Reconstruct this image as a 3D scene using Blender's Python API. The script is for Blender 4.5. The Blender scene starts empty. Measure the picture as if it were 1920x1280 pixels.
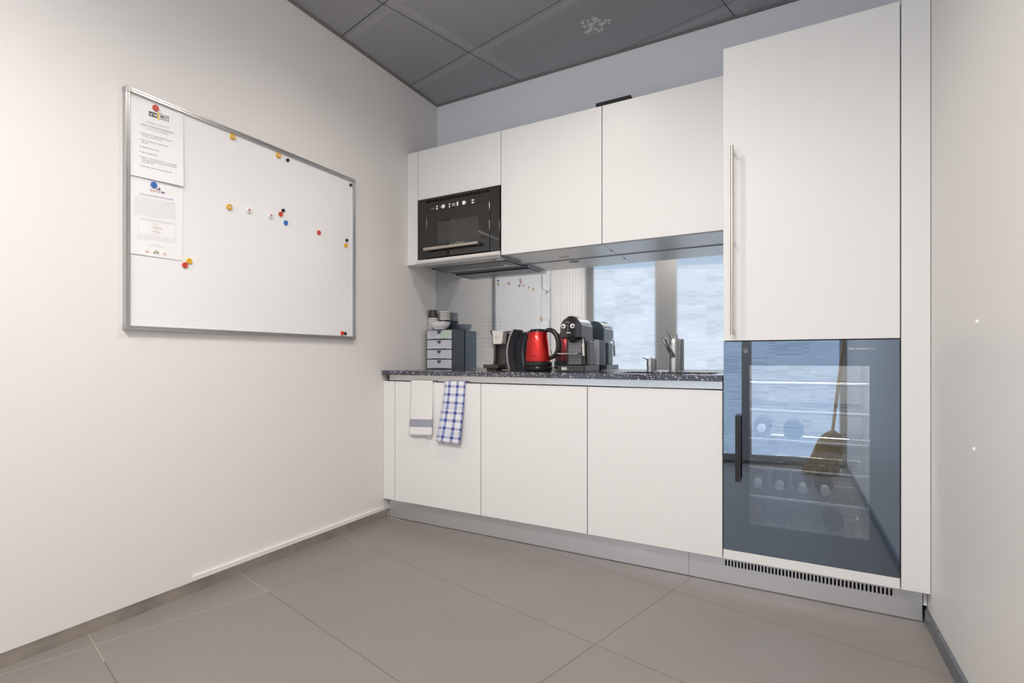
import bpy, bmesh, math, random
from math import sin, cos, pi, radians, sqrt
from mathutils import Vector, Matrix

sc = bpy.context.scene
COL = sc.collection
RND = random.Random(7)

# ------------------------------------------------------------------ camera
cam = bpy.data.cameras.new('camera')
cam.sensor_width = 36.0
cam.lens = 1010.12 / 1920 * 36.0
cam.shift_x = 108.53 / 1920
cam.shift_y = 31.65 / 1920
cam.clip_start = 0.02
cam_o = bpy.data.objects.new('camera', cam)
cam_o.location = (2.1326, -3.2019, 0.9935)
cam_o.rotation_euler = (pi / 2, 0, radians(31.8544))
COL.objects.link(cam_o)
sc.camera = cam_o

# ------------------------------------------------------------------ world, lamps, exposure
w = bpy.data.worlds.new('world')
sc.world = w
w.use_nodes = True
w.node_tree.nodes['Background'].inputs[0].default_value = (0.55, 0.72, 1.0, 1)
w.node_tree.nodes['Background'].inputs[1].default_value = 0.6
sc.view_settings.view_transform = 'Standard'
sc.view_settings.look = 'None'
sc.view_settings.exposure = 0.05
sc.view_settings.gamma = 1.0
sc.view_settings.use_curve_mapping = False

WINDOW_GAIN = 1.42
LAMP_SPOTS = [((1.15, -1.35), 41.0, 0.05, 0.8), ((1.48, -3.28), 116.0, 0.035, 0.72), ((2.20, -3.40), 20.0, 0.035, 0.35)]   # recessed ceiling downlights
for (lx, ly), watts, rad, soft in LAMP_SPOTS:
    li = bpy.data.lights.new('downlight_lamp', 'SPOT')
    li.energy = watts
    li.color = (1.0, 0.90, 0.805)
    li.spot_size = radians(160)
    li.spot_blend = soft
    li.shadow_soft_size = rad
    lo = bpy.data.objects.new('downlight_lamp', li)
    lo.location = (lx, ly, 2.768)
    COL.objects.link(lo)
# added fill light over the windows, invented to brighten the room from out of view
FILL_POS = (1.30, -3.44, 2.60)
ar = bpy.data.lights.new('added_fill_light', 'AREA')
ar.shape = 'RECTANGLE'; ar.size = 2.0; ar.size_y = 0.12; ar.energy = 16.0; ar.spread = radians(140)
ar.color = (1.0, 0.99, 0.98)
ao = bpy.data.objects.new('added_fill_light', ar)
ao.location = FILL_POS
ao.rotation_euler = (radians(45), 0, radians(-14))
COL.objects.link(ao)

# ------------------------------------------------------------------ materials
def srgb(r, g, b):
    f = lambda c: (c / 255 / 12.92) if c / 255 <= 0.04045 else ((c / 255 + 0.055) / 1.055) ** 2.4
    return (f(r), f(g), f(b), 1)

def mat(name, col, rough=0.5, metal=0.0, spec=0.5, coat=0.0, bump=None, noise=None, trans=0.0, aniso=0.0):
    m = bpy.data.materials.new(name)
    m.use_nodes = True
    nt = m.node_tree
    b = nt.nodes['Principled BSDF']
    if len(col) == 3:
        col = (*col, 1)
    b.inputs['Base Color'].default_value = col
    b.inputs['Roughness'].default_value = rough
    b.inputs['Metallic'].default_value = metal
    b.inputs['Specular IOR Level'].default_value = spec
    b.inputs['Coat Weight'].default_value = coat
    b.inputs['Transmission Weight'].default_value = trans
    tc = nt.nodes.new('ShaderNodeTexCoord')
    if noise:                                     # (scale, strength) slight mottling of the colour itself
        n = nt.nodes.new('ShaderNodeTexNoise')
        n.inputs['Scale'].default_value = noise[0]
        n.inputs['Detail'].default_value = 5
        nt.links.new(tc.outputs['Object'], n.inputs['Vector'])
        r = nt.nodes.new('ShaderNodeMix')
        r.data_type = 'RGBA'
        r.inputs[6].default_value = tuple(c * (1 - noise[1]) for c in col[:3]) + (1,)
        r.inputs[7].default_value = tuple(min(1, c * (1 + noise[1])) for c in col[:3]) + (1,)
        nt.links.new(n.outputs['Fac'], r.inputs[0])
        nt.links.new(r.outputs[2], b.inputs['Base Color'])
    if bump:                                      # (scale, strength)
        n = nt.nodes.new('ShaderNodeTexNoise')
        n.inputs['Scale'].default_value = bump[0]
        n.inputs['Detail'].default_value = 4
        nt.links.new(tc.outputs['Object'], n.inputs['Vector'])
        bp = nt.nodes.new('ShaderNodeBump')
        bp.inputs['Strength'].default_value = bump[1]
        bp.inputs['Distance'].default_value = 0.002
        nt.links.new(n.outputs['Fac'], bp.inputs['Height'])
        nt.links.new(bp.outputs[0], b.inputs['Normal'])
    return m

class N:
    """small helper for node graphs"""
    def __init__(s, m):
        s.nt = m.node_tree
    def new(s, t, **k):
        n = s.nt.nodes.new(t)
        for a, v in k.items():
            setattr(n, a, v)
        return n
    def link(s, a, b):
        s.nt.links.new(a, b)
    def math(s, op, a, b=None, c=None):
        n = s.nt.nodes.new('ShaderNodeMath')
        n.operation = op
        for i, v in enumerate((a, b, c)):
            if v is None:
                continue
            if isinstance(v, (int, float)):
                n.inputs[i].default_value = v
            else:
                s.link(v, n.inputs[i])
        return n.outputs[0]
    def mix(s, f, a, b):
        n = s.nt.nodes.new('ShaderNodeMix')
        n.data_type = 'RGBA'
        for i, v in ((0, f), (6, a), (7, b)):
            if isinstance(v, (int, float)):
                n.inputs[i].default_value = v
            elif isinstance(v, tuple):
                n.inputs[i].default_value = v if len(v) == 4 else (*v, 1)
            else:
                s.link(v, n.inputs[i])
        return n.outputs[2]
    def noise(s, vec, scale, detail=3, rough=0.5):
        n = s.new('ShaderNodeTexNoise')
        n.inputs['Scale'].default_value = scale
        n.inputs['Detail'].default_value = detail
        n.inputs['Roughness'].default_value = rough
        s.link(vec, n.inputs['Vector'])
        return n.outputs['Fac']
    def combine(s, x, y, z=0.0):
        n = s.new('ShaderNodeCombineXYZ')
        for i, v in enumerate((x, y, z)):
            if isinstance(v, (int, float)):
                n.inputs[i].default_value = v
            else:
                s.link(v, n.inputs[i])
        return n.outputs[0]

M = {}
M['wall'] = mat('wall_plaster', (0.805, 0.778, 0.755), 0.85, spec=0.25, bump=(260, 0.06))
M['wall_back'] = mat('wall_paint_cool_white', (0.80, 0.815, 0.85), 0.8, spec=0.25, bump=(260, 0.05))
M['wall_right'] = mat('wall_plaster_satin', (0.74, 0.72, 0.70), 0.42, spec=0.35, bump=(320, 0.10))
M['white'] = mat('white_lacquer', (0.82, 0.812, 0.795), 0.38, spec=0.4)
M['white_edge'] = mat('white_carcass', (0.72, 0.715, 0.70), 0.5)
M['steel'] = mat('brushed_steel', (0.72, 0.715, 0.71), 0.30, metal=1.0, bump=(90, 0.03), noise=(3, 0.06))
M['steel_plinth'] = mat('plinth_steel', (0.80, 0.81, 0.84), 0.34, metal=0.85, noise=(2.5, 0.10), bump=(60, 0.03))
M['steel_base'] = mat('dull_steel_skirting', (0.56, 0.52, 0.475), 0.42, metal=0.9, noise=(7, 0.5))
M['steel_dark'] = mat('blue_grey_steel_skirting', (0.26, 0.28, 0.31), 0.35, metal=0.85, noise=(4, 0.2))
M['chrome'] = mat('chrome', (0.78, 0.78, 0.78), 0.10, metal=1.0)
M['alu'] = mat('anodised_aluminium', (0.55, 0.55, 0.55), 0.34, metal=1.0)
M['nickel'] = mat('satin_nickel', (0.66, 0.60, 0.53), 0.30, metal=1.0)
M['panel_grey'] = mat('under_cabinet_panel', (0.56, 0.56, 0.555), 0.32, metal=0.85)
M['board'] = mat('whiteboard_enamel', (0.87, 0.87, 0.88), 0.16, spec=0.35)
M['paper'] = mat('printer_paper', (0.90, 0.90, 0.905), 0.7, spec=0.2)
M['ink'] = mat('black_ink', (0.05, 0.05, 0.05), 0.7, spec=0.1)
M['ink_grey'] = mat('grey_ink', (0.33, 0.33, 0.34), 0.7, spec=0.1)
M['ink_pale'] = mat('pale_grey_ink', (0.58, 0.57, 0.60), 0.7, spec=0.1)
M['ink_lilac'] = mat('lilac_ink', (0.52, 0.48, 0.70), 0.7, spec=0.1)
M['ink_red'] = mat('red_ink', (0.62, 0.16, 0.10), 0.7, spec=0.1)
M['ink_purple'] = mat('purple_ink', (0.22, 0.12, 0.30), 0.7, spec=0.1)
M['ink_green'] = mat('green_ink', (0.20, 0.30, 0.10), 0.7, spec=0.1)
M['ink_yellow'] = mat('yellow_ink', (0.85, 0.66, 0.10), 0.7, spec=0.1)
M['ink_white'] = mat('white_print', (0.9, 0.9, 0.9), 0.5, spec=0.2)
M['mag_red'] = mat('red_plastic', (0.62, 0.055, 0.03), 0.35)
M['mag_blue'] = mat('blue_plastic', (0.045, 0.16, 0.52), 0.35)
M['mag_yellow'] = mat('yellow_plastic', (0.78, 0.43, 0.02), 0.35)
M['mag_black'] = mat('black_magnet_plastic', (0.02, 0.022, 0.022), 0.3)
M['mag_white'] = mat('white_magnet_plastic', (0.82, 0.81, 0.79), 0.35)
M['black_gloss'] = mat('black_glass', (0.012, 0.011, 0.010), 0.05, spec=0.8)
M['black'] = mat('black_plastic', (0.018, 0.017, 0.017), 0.28, spec=0.5)
M['black_matt'] = mat('black_matt', (0.010, 0.010, 0.010), 0.6)
M['gun'] = mat('gunmetal_plastic', (0.045, 0.043, 0.041), 0.28, spec=0.6)
M['dark_grey'] = mat('dark_grey_plastic', (0.075, 0.08, 0.085), 0.3)
M['mocha'] = mat('mocha_plastic', (0.060, 0.050, 0.048), 0.34)
M['silver_paint'] = mat('silver_painted_plastic', (0.42, 0.41, 0.41), 0.35, metal=0.6)
M['pearl'] = mat('pearl_white_plastic', (0.74, 0.71, 0.67), 0.3)
M['taupe'] = mat('taupe_plastic', (0.30, 0.26, 0.22), 0.4)
M['red_metal'] = mat('red_metallic_lacquer', (0.66, 0.013, 0.010), 0.24, metal=0.7, coat=0.6)
M['porcelain'] = mat('white_porcelain', (0.85, 0.85, 0.86), 0.12, coat=0.3)
M['cup_white'] = mat('white_card', (0.80, 0.76, 0.73), 0.6)
M['cup_black'] = mat('black_card', (0.045, 0.04, 0.04), 0.5)
M['frost'] = mat('frosted_drawer_plastic', (0.56, 0.58, 0.63), 0.28, spec=0.5)
M['drawer_shell'] = mat('smoked_shell_plastic', (0.035, 0.05, 0.068), 0.35)
M['cork'] = mat('green_sticker', (0.48, 0.60, 0.50), 0.5, noise=(160, 0.5))
M['tank'] = mat('smoky_tank_plastic', (0.42, 0.44, 0.47), 0.08, spec=0.5)
M['wood_trim'] = mat('pale_beech', (0.62, 0.47, 0.30), 0.45, noise=(25, 0.15))
M['visor'] = mat('grey_glass_visor', (0.27, 0.275, 0.26), 0.12, spec=0.6)
M['filter'] = mat('filter_mesh', (0.20, 0.20, 0.20), 0.4, metal=0.7)
M['cable'] = mat('white_trunking', (0.84, 0.82, 0.79), 0.35)
M['frame'] = mat('window_frame_paint', (0.34, 0.335, 0.33), 0.45)
M['trim'] = mat('ceiling_angle_paint', (0.20, 0.185, 0.175), 0.5)
M['bottle_dark'] = mat('dark_bottle_glass', (0.012, 0.018, 0.016), 0.08, spec=0.6)
M['foil_white'] = mat('white_cap', (0.80, 0.80, 0.82), 0.3)
M['foil_red'] = mat('red_foil', (0.50, 0.03, 0.05), 0.35)
M['fridge_in'] = mat('fridge_liner', (0.50, 0.485, 0.46), 0.4)
M['rust'] = mat('rusty_gap', (0.16, 0.08, 0.035), 0.8, noise=(120, 0.4))
M['dirt'] = mat('pale_filler', (0.66, 0.60, 0.50), 0.8, noise=(200, 0.3))
M['handle_stick'] = mat('broom_handle_wood', (0.34, 0.22, 0.12), 0.5, noise=(20, 0.2))
M['plug'] = mat('grey_plug', (0.45, 0.44, 0.42), 0.6)

def lamp_lens():
    m = bpy.data.materials.new('lamp_lens')
    m.use_nodes = True
    b = m.node_tree.nodes['Principled BSDF']
    b.inputs['Base Color'].default_value = (0.8, 0.78, 0.74, 1)
    b.inputs['Emission Color'].default_value = (1.0, 0.87, 0.72, 1)
    b.inputs['Emission Strength'].default_value = 6.0
    return m
M['lens'] = lamp_lens()

def led_lens():
    m = bpy.data.materials.new('fridge_led')
    m.use_nodes = True
    b = m.node_tree.nodes['Principled BSDF']
    b.inputs['Emission Color'].default_value = (1.0, 0.92, 0.78, 1)
    b.inputs['Emission Strength'].default_value = 300.0
    return m
M['led'] = led_lens()

GRID_A = radians(-13.8)            # the building grid is turned against the kitchen wall
def grid_coords(h, ox, oy):
    """object coordinates turned onto the building grid, origin at a joint crossing"""
    tc = h.new('ShaderNodeTexCoord')
    sp = h.new('ShaderNodeSeparateXYZ')
    h.link(tc.outputs['Object'], sp.inputs[0])
    x = h.math('SUBTRACT', sp.outputs[0], ox)
    y = h.math('SUBTRACT', sp.outputs[1], oy)
    c, s = cos(GRID_A), sin(GRID_A)
    u = h.math('ADD', h.math('MULTIPLY', x, c), h.math('MULTIPLY', y, s))
    v = h.math('ADD', h.math('MULTIPLY', x, -s), h.math('MULTIPLY', y, c))
    return tc.outputs['Object'], u, v

def joint_dist(h, u, p):
    """distance to the nearest multiple of p"""
    f = h.math('FRACT', h.math('ADD', h.math('DIVIDE', u, p), 0.5))
    return h.math('MULTIPLY', h.math('ABSOLUTE', h.math('SUBTRACT', f, 0.5)), p)

def floor_mat():
    m = bpy.data.materials.new('floor_tiles')
    m.use_nodes = True
    h = N(m)
    b = m.node_tree.nodes['Principled BSDF']
    co, u, v = grid_coords(h, 0.386, -1.065)
    du, dv = joint_dist(h, u, 1.21), joint_dist(h, v, 0.622)
    d = h.math('MINIMUM', du, dv)
    joint = h.math('LESS_THAN', d, 0.0016)
    tile = h.combine(h.math('FLOOR', h.math('DIVIDE', u, 1.21)), h.math('FLOOR', h.math('DIVIDE', v, 0.622)))
    wn = h.new('ShaderNodeTexWhiteNoise', noise_dimensions='3D')
    h.link(tile, wn.inputs['Vector'])
    c1 = h.mix(h.noise(co, 2.2, 5), (0.238, 0.212, 0.193), (0.278, 0.249, 0.229))
    c2 = h.mix(h.math('MULTIPLY', h.noise(co, 300, 2), 0.25), c1, (0.22, 0.20, 0.18))
    c3 = h.mix(h.math('MULTIPLY', wn.outputs['Value'], 0.10), c2, (0.33, 0.30, 0.28))
    speck = h.math('GREATER_THAN', h.noise(co, 38, 2), 0.765)
    c4 = h.mix(h.math('MULTIPLY', speck, 0.35), c3, (0.13, 0.11, 0.095))
    # pale grout near the long wall, dark elsewhere
    sp = h.new('ShaderNodeSeparateXYZ'); h.link(co, sp.inputs[0])
    near = h.math('LESS_THAN', h.math('ADD', sp.outputs[0], h.math('MULTIPLY', h.noise(co, 3, 3), 0.3)), 0.36)
    grout = h.mix(near, (0.125, 0.105, 0.09), (0.42, 0.38, 0.33))
    h.link(h.mix(joint, c4, grout), b.inputs['Base Color'])
    rg = h.math('ADD', 0.36, h.math('MULTIPLY', h.noise(co, 5, 4), 0.16))
    h.link(rg, b.inputs['Roughness'])
    b.inputs['Specular IOR Level'].default_value = 0.5
    return m
M['floor'] = floor_mat()

def ceiling_mat():
    m = bpy.data.materials.new('perforated_ceiling_panel')
    m.use_nodes = True
    h = N(m)
    b = m.node_tree.nodes['Principled BSDF']
    co, u, v = grid_coords(h, 0.386, -1.072)
    P = 0.0095
    fu = h.math('SUBTRACT', h.math('FRACT', h.math('DIVIDE', u, P)), 0.5)
    row = h.math('MODULO', h.math('FLOOR', h.math('DIVIDE', v, P * 0.87)), 2.0)
    fu2 = h.math('SUBTRACT', h.math('FRACT', h.math('ADD', h.math('DIVIDE', u, P), h.math('MULTIPLY', row, 0.5))), 0.5)
    fv = h.math('MULTIPLY', h.math('SUBTRACT', h.math('FRACT', h.math('DIVIDE', v, P * 0.87)), 0.5), 0.87)
    r = h.math('SQRT', h.math('ADD', h.math('MULTIPLY', fu2, fu2), h.math('MULTIPLY', fv, fv)))
    hole = h.math('LESS_THAN', r, 0.30)
    du, dv = joint_dist(h, u, 1.21), joint_dist(h, v, 0.622)
    # seen through the holes: the stiffening flanges that run along the joints, else the dark void
    su = h.math('FRACT', h.math('DIVIDE', u, 1.21)); sv = h.math('FRACT', h.math('DIVIDE', v, 0.622))
    fl = h.math('MAXIMUM', h.math('LESS_THAN', h.math('ABSOLUTE', h.math('SUBTRACT', su, 0.037)), 0.018),
                h.math('LESS_THAN', h.math('ABSOLUTE', h.math('SUBTRACT', sv, 0.075)), 0.035))
    void = h.mix(fl, (0.03, 0.03, 0.033), (0.17, 0.17, 0.18))
    body = h.mix(h.noise(co, 1.3, 3), (0.44, 0.442, 0.465), (0.56, 0.563, 0.59))
    # the scuffed patch on the panel above the wall cabinets
    sub = h.new('ShaderNodeVectorMath', operation='DISTANCE'); sub.inputs[1].default_value = (1.235, -0.335, 2.79)
    h.link(co, sub.inputs[0])
    near = h.math('LESS_THAN', h.math('ADD', sub.outputs['Value'], h.math('MULTIPLY', h.noise(co, 9, 4), 0.22)), 0.20)
    scuff = h.math('MULTIPLY', near, h.math('GREATER_THAN', h.noise(co, 42, 5, 0.7), 0.525))
    c = h.mix(hole, body, void)
    c = h.mix(h.math('MULTIPLY', scuff, 0.9), c, (0.74, 0.72, 0.68))
    joint = h.math('LESS_THAN', h.math('MINIMUM', du, dv), 0.0022)
    c = h.mix(joint, c, (0.008, 0.008, 0.009))
    h.link(c, b.inputs['Base Color'])
    b.inputs['Roughness'].default_value = 0.45
    b.inputs['Metallic'].default_value = 0.25
    return m
M['ceiling'] = ceiling_mat()

def granite_mat():
    m = bpy.data.materials.new('speckled_worktop')
    m.use_nodes = True
    h = N(m)
    b = m.node_tree.nodes['Principled BSDF']
    tc = h.new('ShaderNodeTexCoord')
    co = tc.outputs['Object']
    vo = h.new('ShaderNodeTexVoronoi'); vo.inputs['Scale'].default_value = 150
    h.link(co, vo.inputs['Vector'])
    sz = h.math('ADD', h.math('MULTIPLY', h.noise(co, 60, 2), 0.75), -0.06)
    sp = h.math('LESS_THAN', vo.outputs['Distance'], sz)
    wn = h.new('ShaderNodeSeparateColor'); h.link(vo.outputs['Color'], wn.inputs[0])
    pick = h.math('MULTIPLY', sp, h.math('GREATER_THAN', wn.outputs[0], 0.42))
    c = h.mix(h.noise(co, 90, 3), (0.038, 0.038, 0.055), (0.075, 0.073, 0.10))
    c = h.mix(pick, c, h.mix(wn.outputs[1], (0.30, 0.30, 0.34), (0.85, 0.84, 0.82)))
    h.link(c, b.inputs['Base Color'])
    b.inputs['Roughness'].default_value = 0.10
    b.inputs['Specular IOR Level'].default_value = 0.6
    return m
M['granite'] = granite_mat()

def splash_mat():
    m = bpy.data.materials.new('mirrored_glass')
    m.use_nodes = True
    h = N(m)
    nt = m.node_tree
    nt.nodes.remove(nt.nodes['Principled BSDF'])
    g = h.new('ShaderNodeBsdfGlossy'); g.inputs['Color'].default_value = (0.82, 0.84, 0.855, 1); g.inputs['Roughness'].default_value = 0.035
    d = h.new('ShaderNodeBsdfDiffuse'); d.inputs['Color'].default_value = (0.16, 0.24, 0.32, 1)
    mx = h.new('ShaderNodeMixShader'); mx.inputs[0].default_value = 0.80
    h.link(d.outputs[0], mx.inputs[1]); h.link(g.outputs[0], mx.inputs[2])
    h.link(mx.outputs[0], nt.nodes['Material Output'].inputs[0])
    return m
M['splash'] = splash_mat()

def smoked(name, see_through):
    m = bpy.data.materials.new(name)
    m.use_nodes = True
    h = N(m)
    nt = m.node_tree
    nt.nodes.remove(nt.nodes['Principled BSDF'])
    g = h.new('ShaderNodeBsdfGlossy'); g.inputs['Color'].default_value = (0.62, 0.78, 0.98, 1); g.inputs['Roughness'].default_value = 0.0
    if see_through:
        d = h.new('ShaderNodeBsdfTransparent'); d.inputs['Color'].default_value = (0.74, 0.75, 0.76, 1)
    else:
        d = h.new('ShaderNodeBsdfDiffuse'); d.inputs['Color'].default_value = (0.012, 0.014, 0.018, 1)
    mx = h.new('ShaderNodeMixShader'); mx.inputs[0].default_value = 0.36
    h.link(d.outputs[0], mx.inputs[1]); h.link(g.outputs[0], mx.inputs[2])
    h.link(mx.outputs[0], nt.nodes['Material Output'].inputs[0])
    return m
M['smoke_border'] = smoked('smoked_glass_border', False)
M['smoke_pane'] = smoked('smoked_glass_pane', True)

def line_mat():
    m = bpy.data.materials.new('printed_line')
    m.use_nodes = True
    h = N(m); nt = m.node_tree
    nt.nodes.remove(nt.nodes['Principled BSDF'])
    t = h.new('ShaderNodeBsdfTransparent')
    d = h.new('ShaderNodeBsdfDiffuse'); d.inputs['Color'].default_value = (0.03, 0.035, 0.04, 1)
    mx = h.new('ShaderNodeMixShader'); mx.inputs[0].default_value = 0.32
    h.link(t.outputs[0], mx.inputs[1]); h.link(d.outputs[0], mx.inputs[2])
    h.link(mx.outputs[0], nt.nodes['Material Output'].inputs[0])
    return m
M['ink_line'] = line_mat()

def clear_mat():
    m = bpy.data.materials.new('clear_plastic')
    m.use_nodes = True
    h = N(m); nt = m.node_tree
    nt.nodes.remove(nt.nodes['Principled BSDF'])
    g = h.new('ShaderNodeBsdfGlossy'); g.inputs['Roughness'].default_value = 0.05
    d = h.new('ShaderNodeBsdfTransparent'); d.inputs['Color'].default_value = (0.62, 0.64, 0.68, 1)
    mx = h.new('ShaderNodeMixShader'); mx.inputs[0].default_value = 0.16
    h.link(d.outputs[0], mx.inputs[1]); h.link(g.outputs[0], mx.inputs[2])
    h.link(mx.outputs[0], nt.nodes['Material Output'].inputs[0])
    return m
M['clear'] = clear_mat()

def film_mat():
    """daylit panes with a frosted film; narrow unfilmed slits show as thin lines, the clear top shows the sky"""
    m = bpy.data.materials.new('daylit_filmed_pane')
    m.use_nodes = True
    h = N(m); nt = m.node_tree
    nt.nodes.remove(nt.nodes['Principled BSDF'])
    tc = h.new('ShaderNodeTexCoord')
    sp = h.new('ShaderNodeSeparateXYZ'); h.link(tc.outputs['Object'], sp.inputs[0])
    s, z = sp.outputs[0], sp.outputs[2]
    rowp = 0.014
    zi = h.math('FLOOR', h.math('DIVIDE', z, rowp)); zf = h.math('FRACT', h.math('DIVIDE', z, rowp))
    segs = h.math('FLOOR', h.math('DIVIDE', s, 0.105))
    wn = h.new('ShaderNodeTexWhiteNoise', noise_dimensions='3D'); h.link(h.combine(segs, zi, 3.0), wn.inputs['Vector'])
    band = h.new('ShaderNodeTexWhiteNoise', noise_dimensions='3D')
    h.link(h.combine(h.math('FLOOR', h.math('DIVIDE', s, 0.34)), h.math('FLOOR', h.math('DIVIDE', z, 0.085)), 8.0), band.inputs['Vector'])
    thin = h.math('LESS_THAN', zf, 0.20)
    dark = h.math('MULTIPLY', h.math('MULTIPLY', thin, h.math('GREATER_THAN', wn.outputs['Value'], 0.50)), h.math('GREATER_THAN', band.outputs['Value'], 0.58))
    lite = h.math('MULTIPLY', h.math('MULTIPLY', thin, h.math('LESS_THAN', wn.outputs['Value'], 0.16)), h.math('LESS_THAN', band.outputs['Value'], 0.5))
    c = h.mix(h.noise(tc.outputs['Object'], 1.1, 2), (0.63, 0.71, 0.83), (0.76, 0.825, 0.92))
    c = h.mix(h.math('MULTIPLY', dark, 0.78), c, (0.10, 0.13, 0.17))
    c = h.mix(lite, c, (1.15, 1.2, 1.25))
    top = h.math('GREATER_THAN', z, 2.085)
    c = h.mix(top, c, (0.46, 0.57, 0.70))
    e = h.new('ShaderNodeEmission'); e.inputs['Strength'].default_value = WINDOW_GAIN
    h.link(c, e.inputs['Color'])
    h.link(e.outputs[0], nt.nodes['Material Output'].inputs[0])
    return m
M['film'] = film_mat()

def towel_check():
    m = bpy.data.materials.new('blue_checked_cotton')
    m.use_nodes = True
    h = N(m); b = m.node_tree.nodes['Principled BSDF']
    uv = h.new('ShaderNodeUVMap'); uv.uv_map = 'UVMap'
    sp = h.new('ShaderNodeSeparateXYZ'); h.link(uv.outputs[0], sp.inputs[0])
    u, v = sp.outputs[0], sp.outputs[1]
    def bands(x, lst):
        out = None
        for a, c in lst:
            t = h.math('LESS_THAN', h.math('ABSOLUTE', h.math('SUBTRACT', x, (a + c) / 2)), (c - a) / 2)
            out = t if out is None else h.math('MAXIMUM', out, t)
        return out
    V = bands(u, [(0.19, 0.31), (0.58, 0.70), (0.93, 1.01)])
    Vt = bands(u, [(0.0, 0.018), (0.05, 0.068), (0.10, 0.118)])
    H = bands(v, [(0.05, 0.09), (0.185, 0.23), (0.32, 0.365), (0.485, 0.53), (0.61, 0.66), (0.745, 0.79), (0.89, 0.935)])
    Ht = bands(v, [(0.393, 0.400), (0.417, 0.424), (0.441, 0.448), (0.815, 0.822), (0.839, 0.846), (0.863, 0.870)])
    a = h.math('ADD', h.math('MULTIPLY', V, 0.60), h.math('MULTIPLY', H, 0.46))
    a = h.math('ADD', a, h.math('MULTIPLY', h.math('MAXIMUM', Vt, Ht), 0.55))
    a = h.math('MINIMUM', a, 1.0)
    c = h.mix(a, (0.80, 0.81, 0.84), (0.045, 0.075, 0.33))
    h.link(c, b.inputs['Base Color'])
    b.inputs['Roughness'].default_value = 0.9
    return m
M['towel_check'] = towel_check()

def towel_white():
    m = bpy.data.materials.new('white_terry_cotton')
    m.use_nodes = True
    h = N(m); b = m.node_tree.nodes['Principled BSDF']
    uv = h.new('ShaderNodeUVMap'); uv.uv_map = 'UVMap'
    sp = h.new('ShaderNodeSeparateXYZ'); h.link(uv.outputs[0], sp.inputs[0])
    v = sp.outputs[1]
    t = h.math('LESS_THAN', h.math('ABSOLUTE', h.math('SUBTRACT', v, 0.775)), 0.072)
    tc = h.new('ShaderNodeTexCoord')
    n = h.noise(tc.outputs['Object'], 180, 3)
    c = h.mix(t, h.mix(n, (0.74, 0.73, 0.71), (0.84, 0.83, 0.82)), h.mix(n, (0.22, 0.23, 0.31), (0.44, 0.45, 0.52)))
    h.link(c, b.inputs['Base Color'])
    b.inputs['Roughness'].default_value = 0.95
    bp = h.new('ShaderNodeBump'); bp.inputs['Strength'].default_value = 0.5; bp.inputs['Distance'].default_value = 0.003
    h.link(n, bp.inputs['Height']); h.link(bp.outputs[0], b.inputs['Normal'])
    return m
M['towel_white'] = towel_white()

def straw_mat():
    m = bpy.data.materials.new('broom_straw')
    m.use_nodes = True
    h = N(m); b = m.node_tree.nodes['Principled BSDF']
    tc = h.new('ShaderNodeTexCoord')
    mp = h.new('ShaderNodeMapping'); mp.inputs['Scale'].default_value = (1, 1, 0.06)
    h.link(tc.outputs['Object'], mp.inputs[0])
    n = h.noise(mp.outputs[0], 130, 3)
    h.link(h.mix(n, (0.06, 0.032, 0.012), (0.42, 0.27, 0.13)), b.inputs['Base Color'])
    b.inputs['Roughness'].default_value = 0.8
    return m
M['straw'] = straw_mat()

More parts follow.
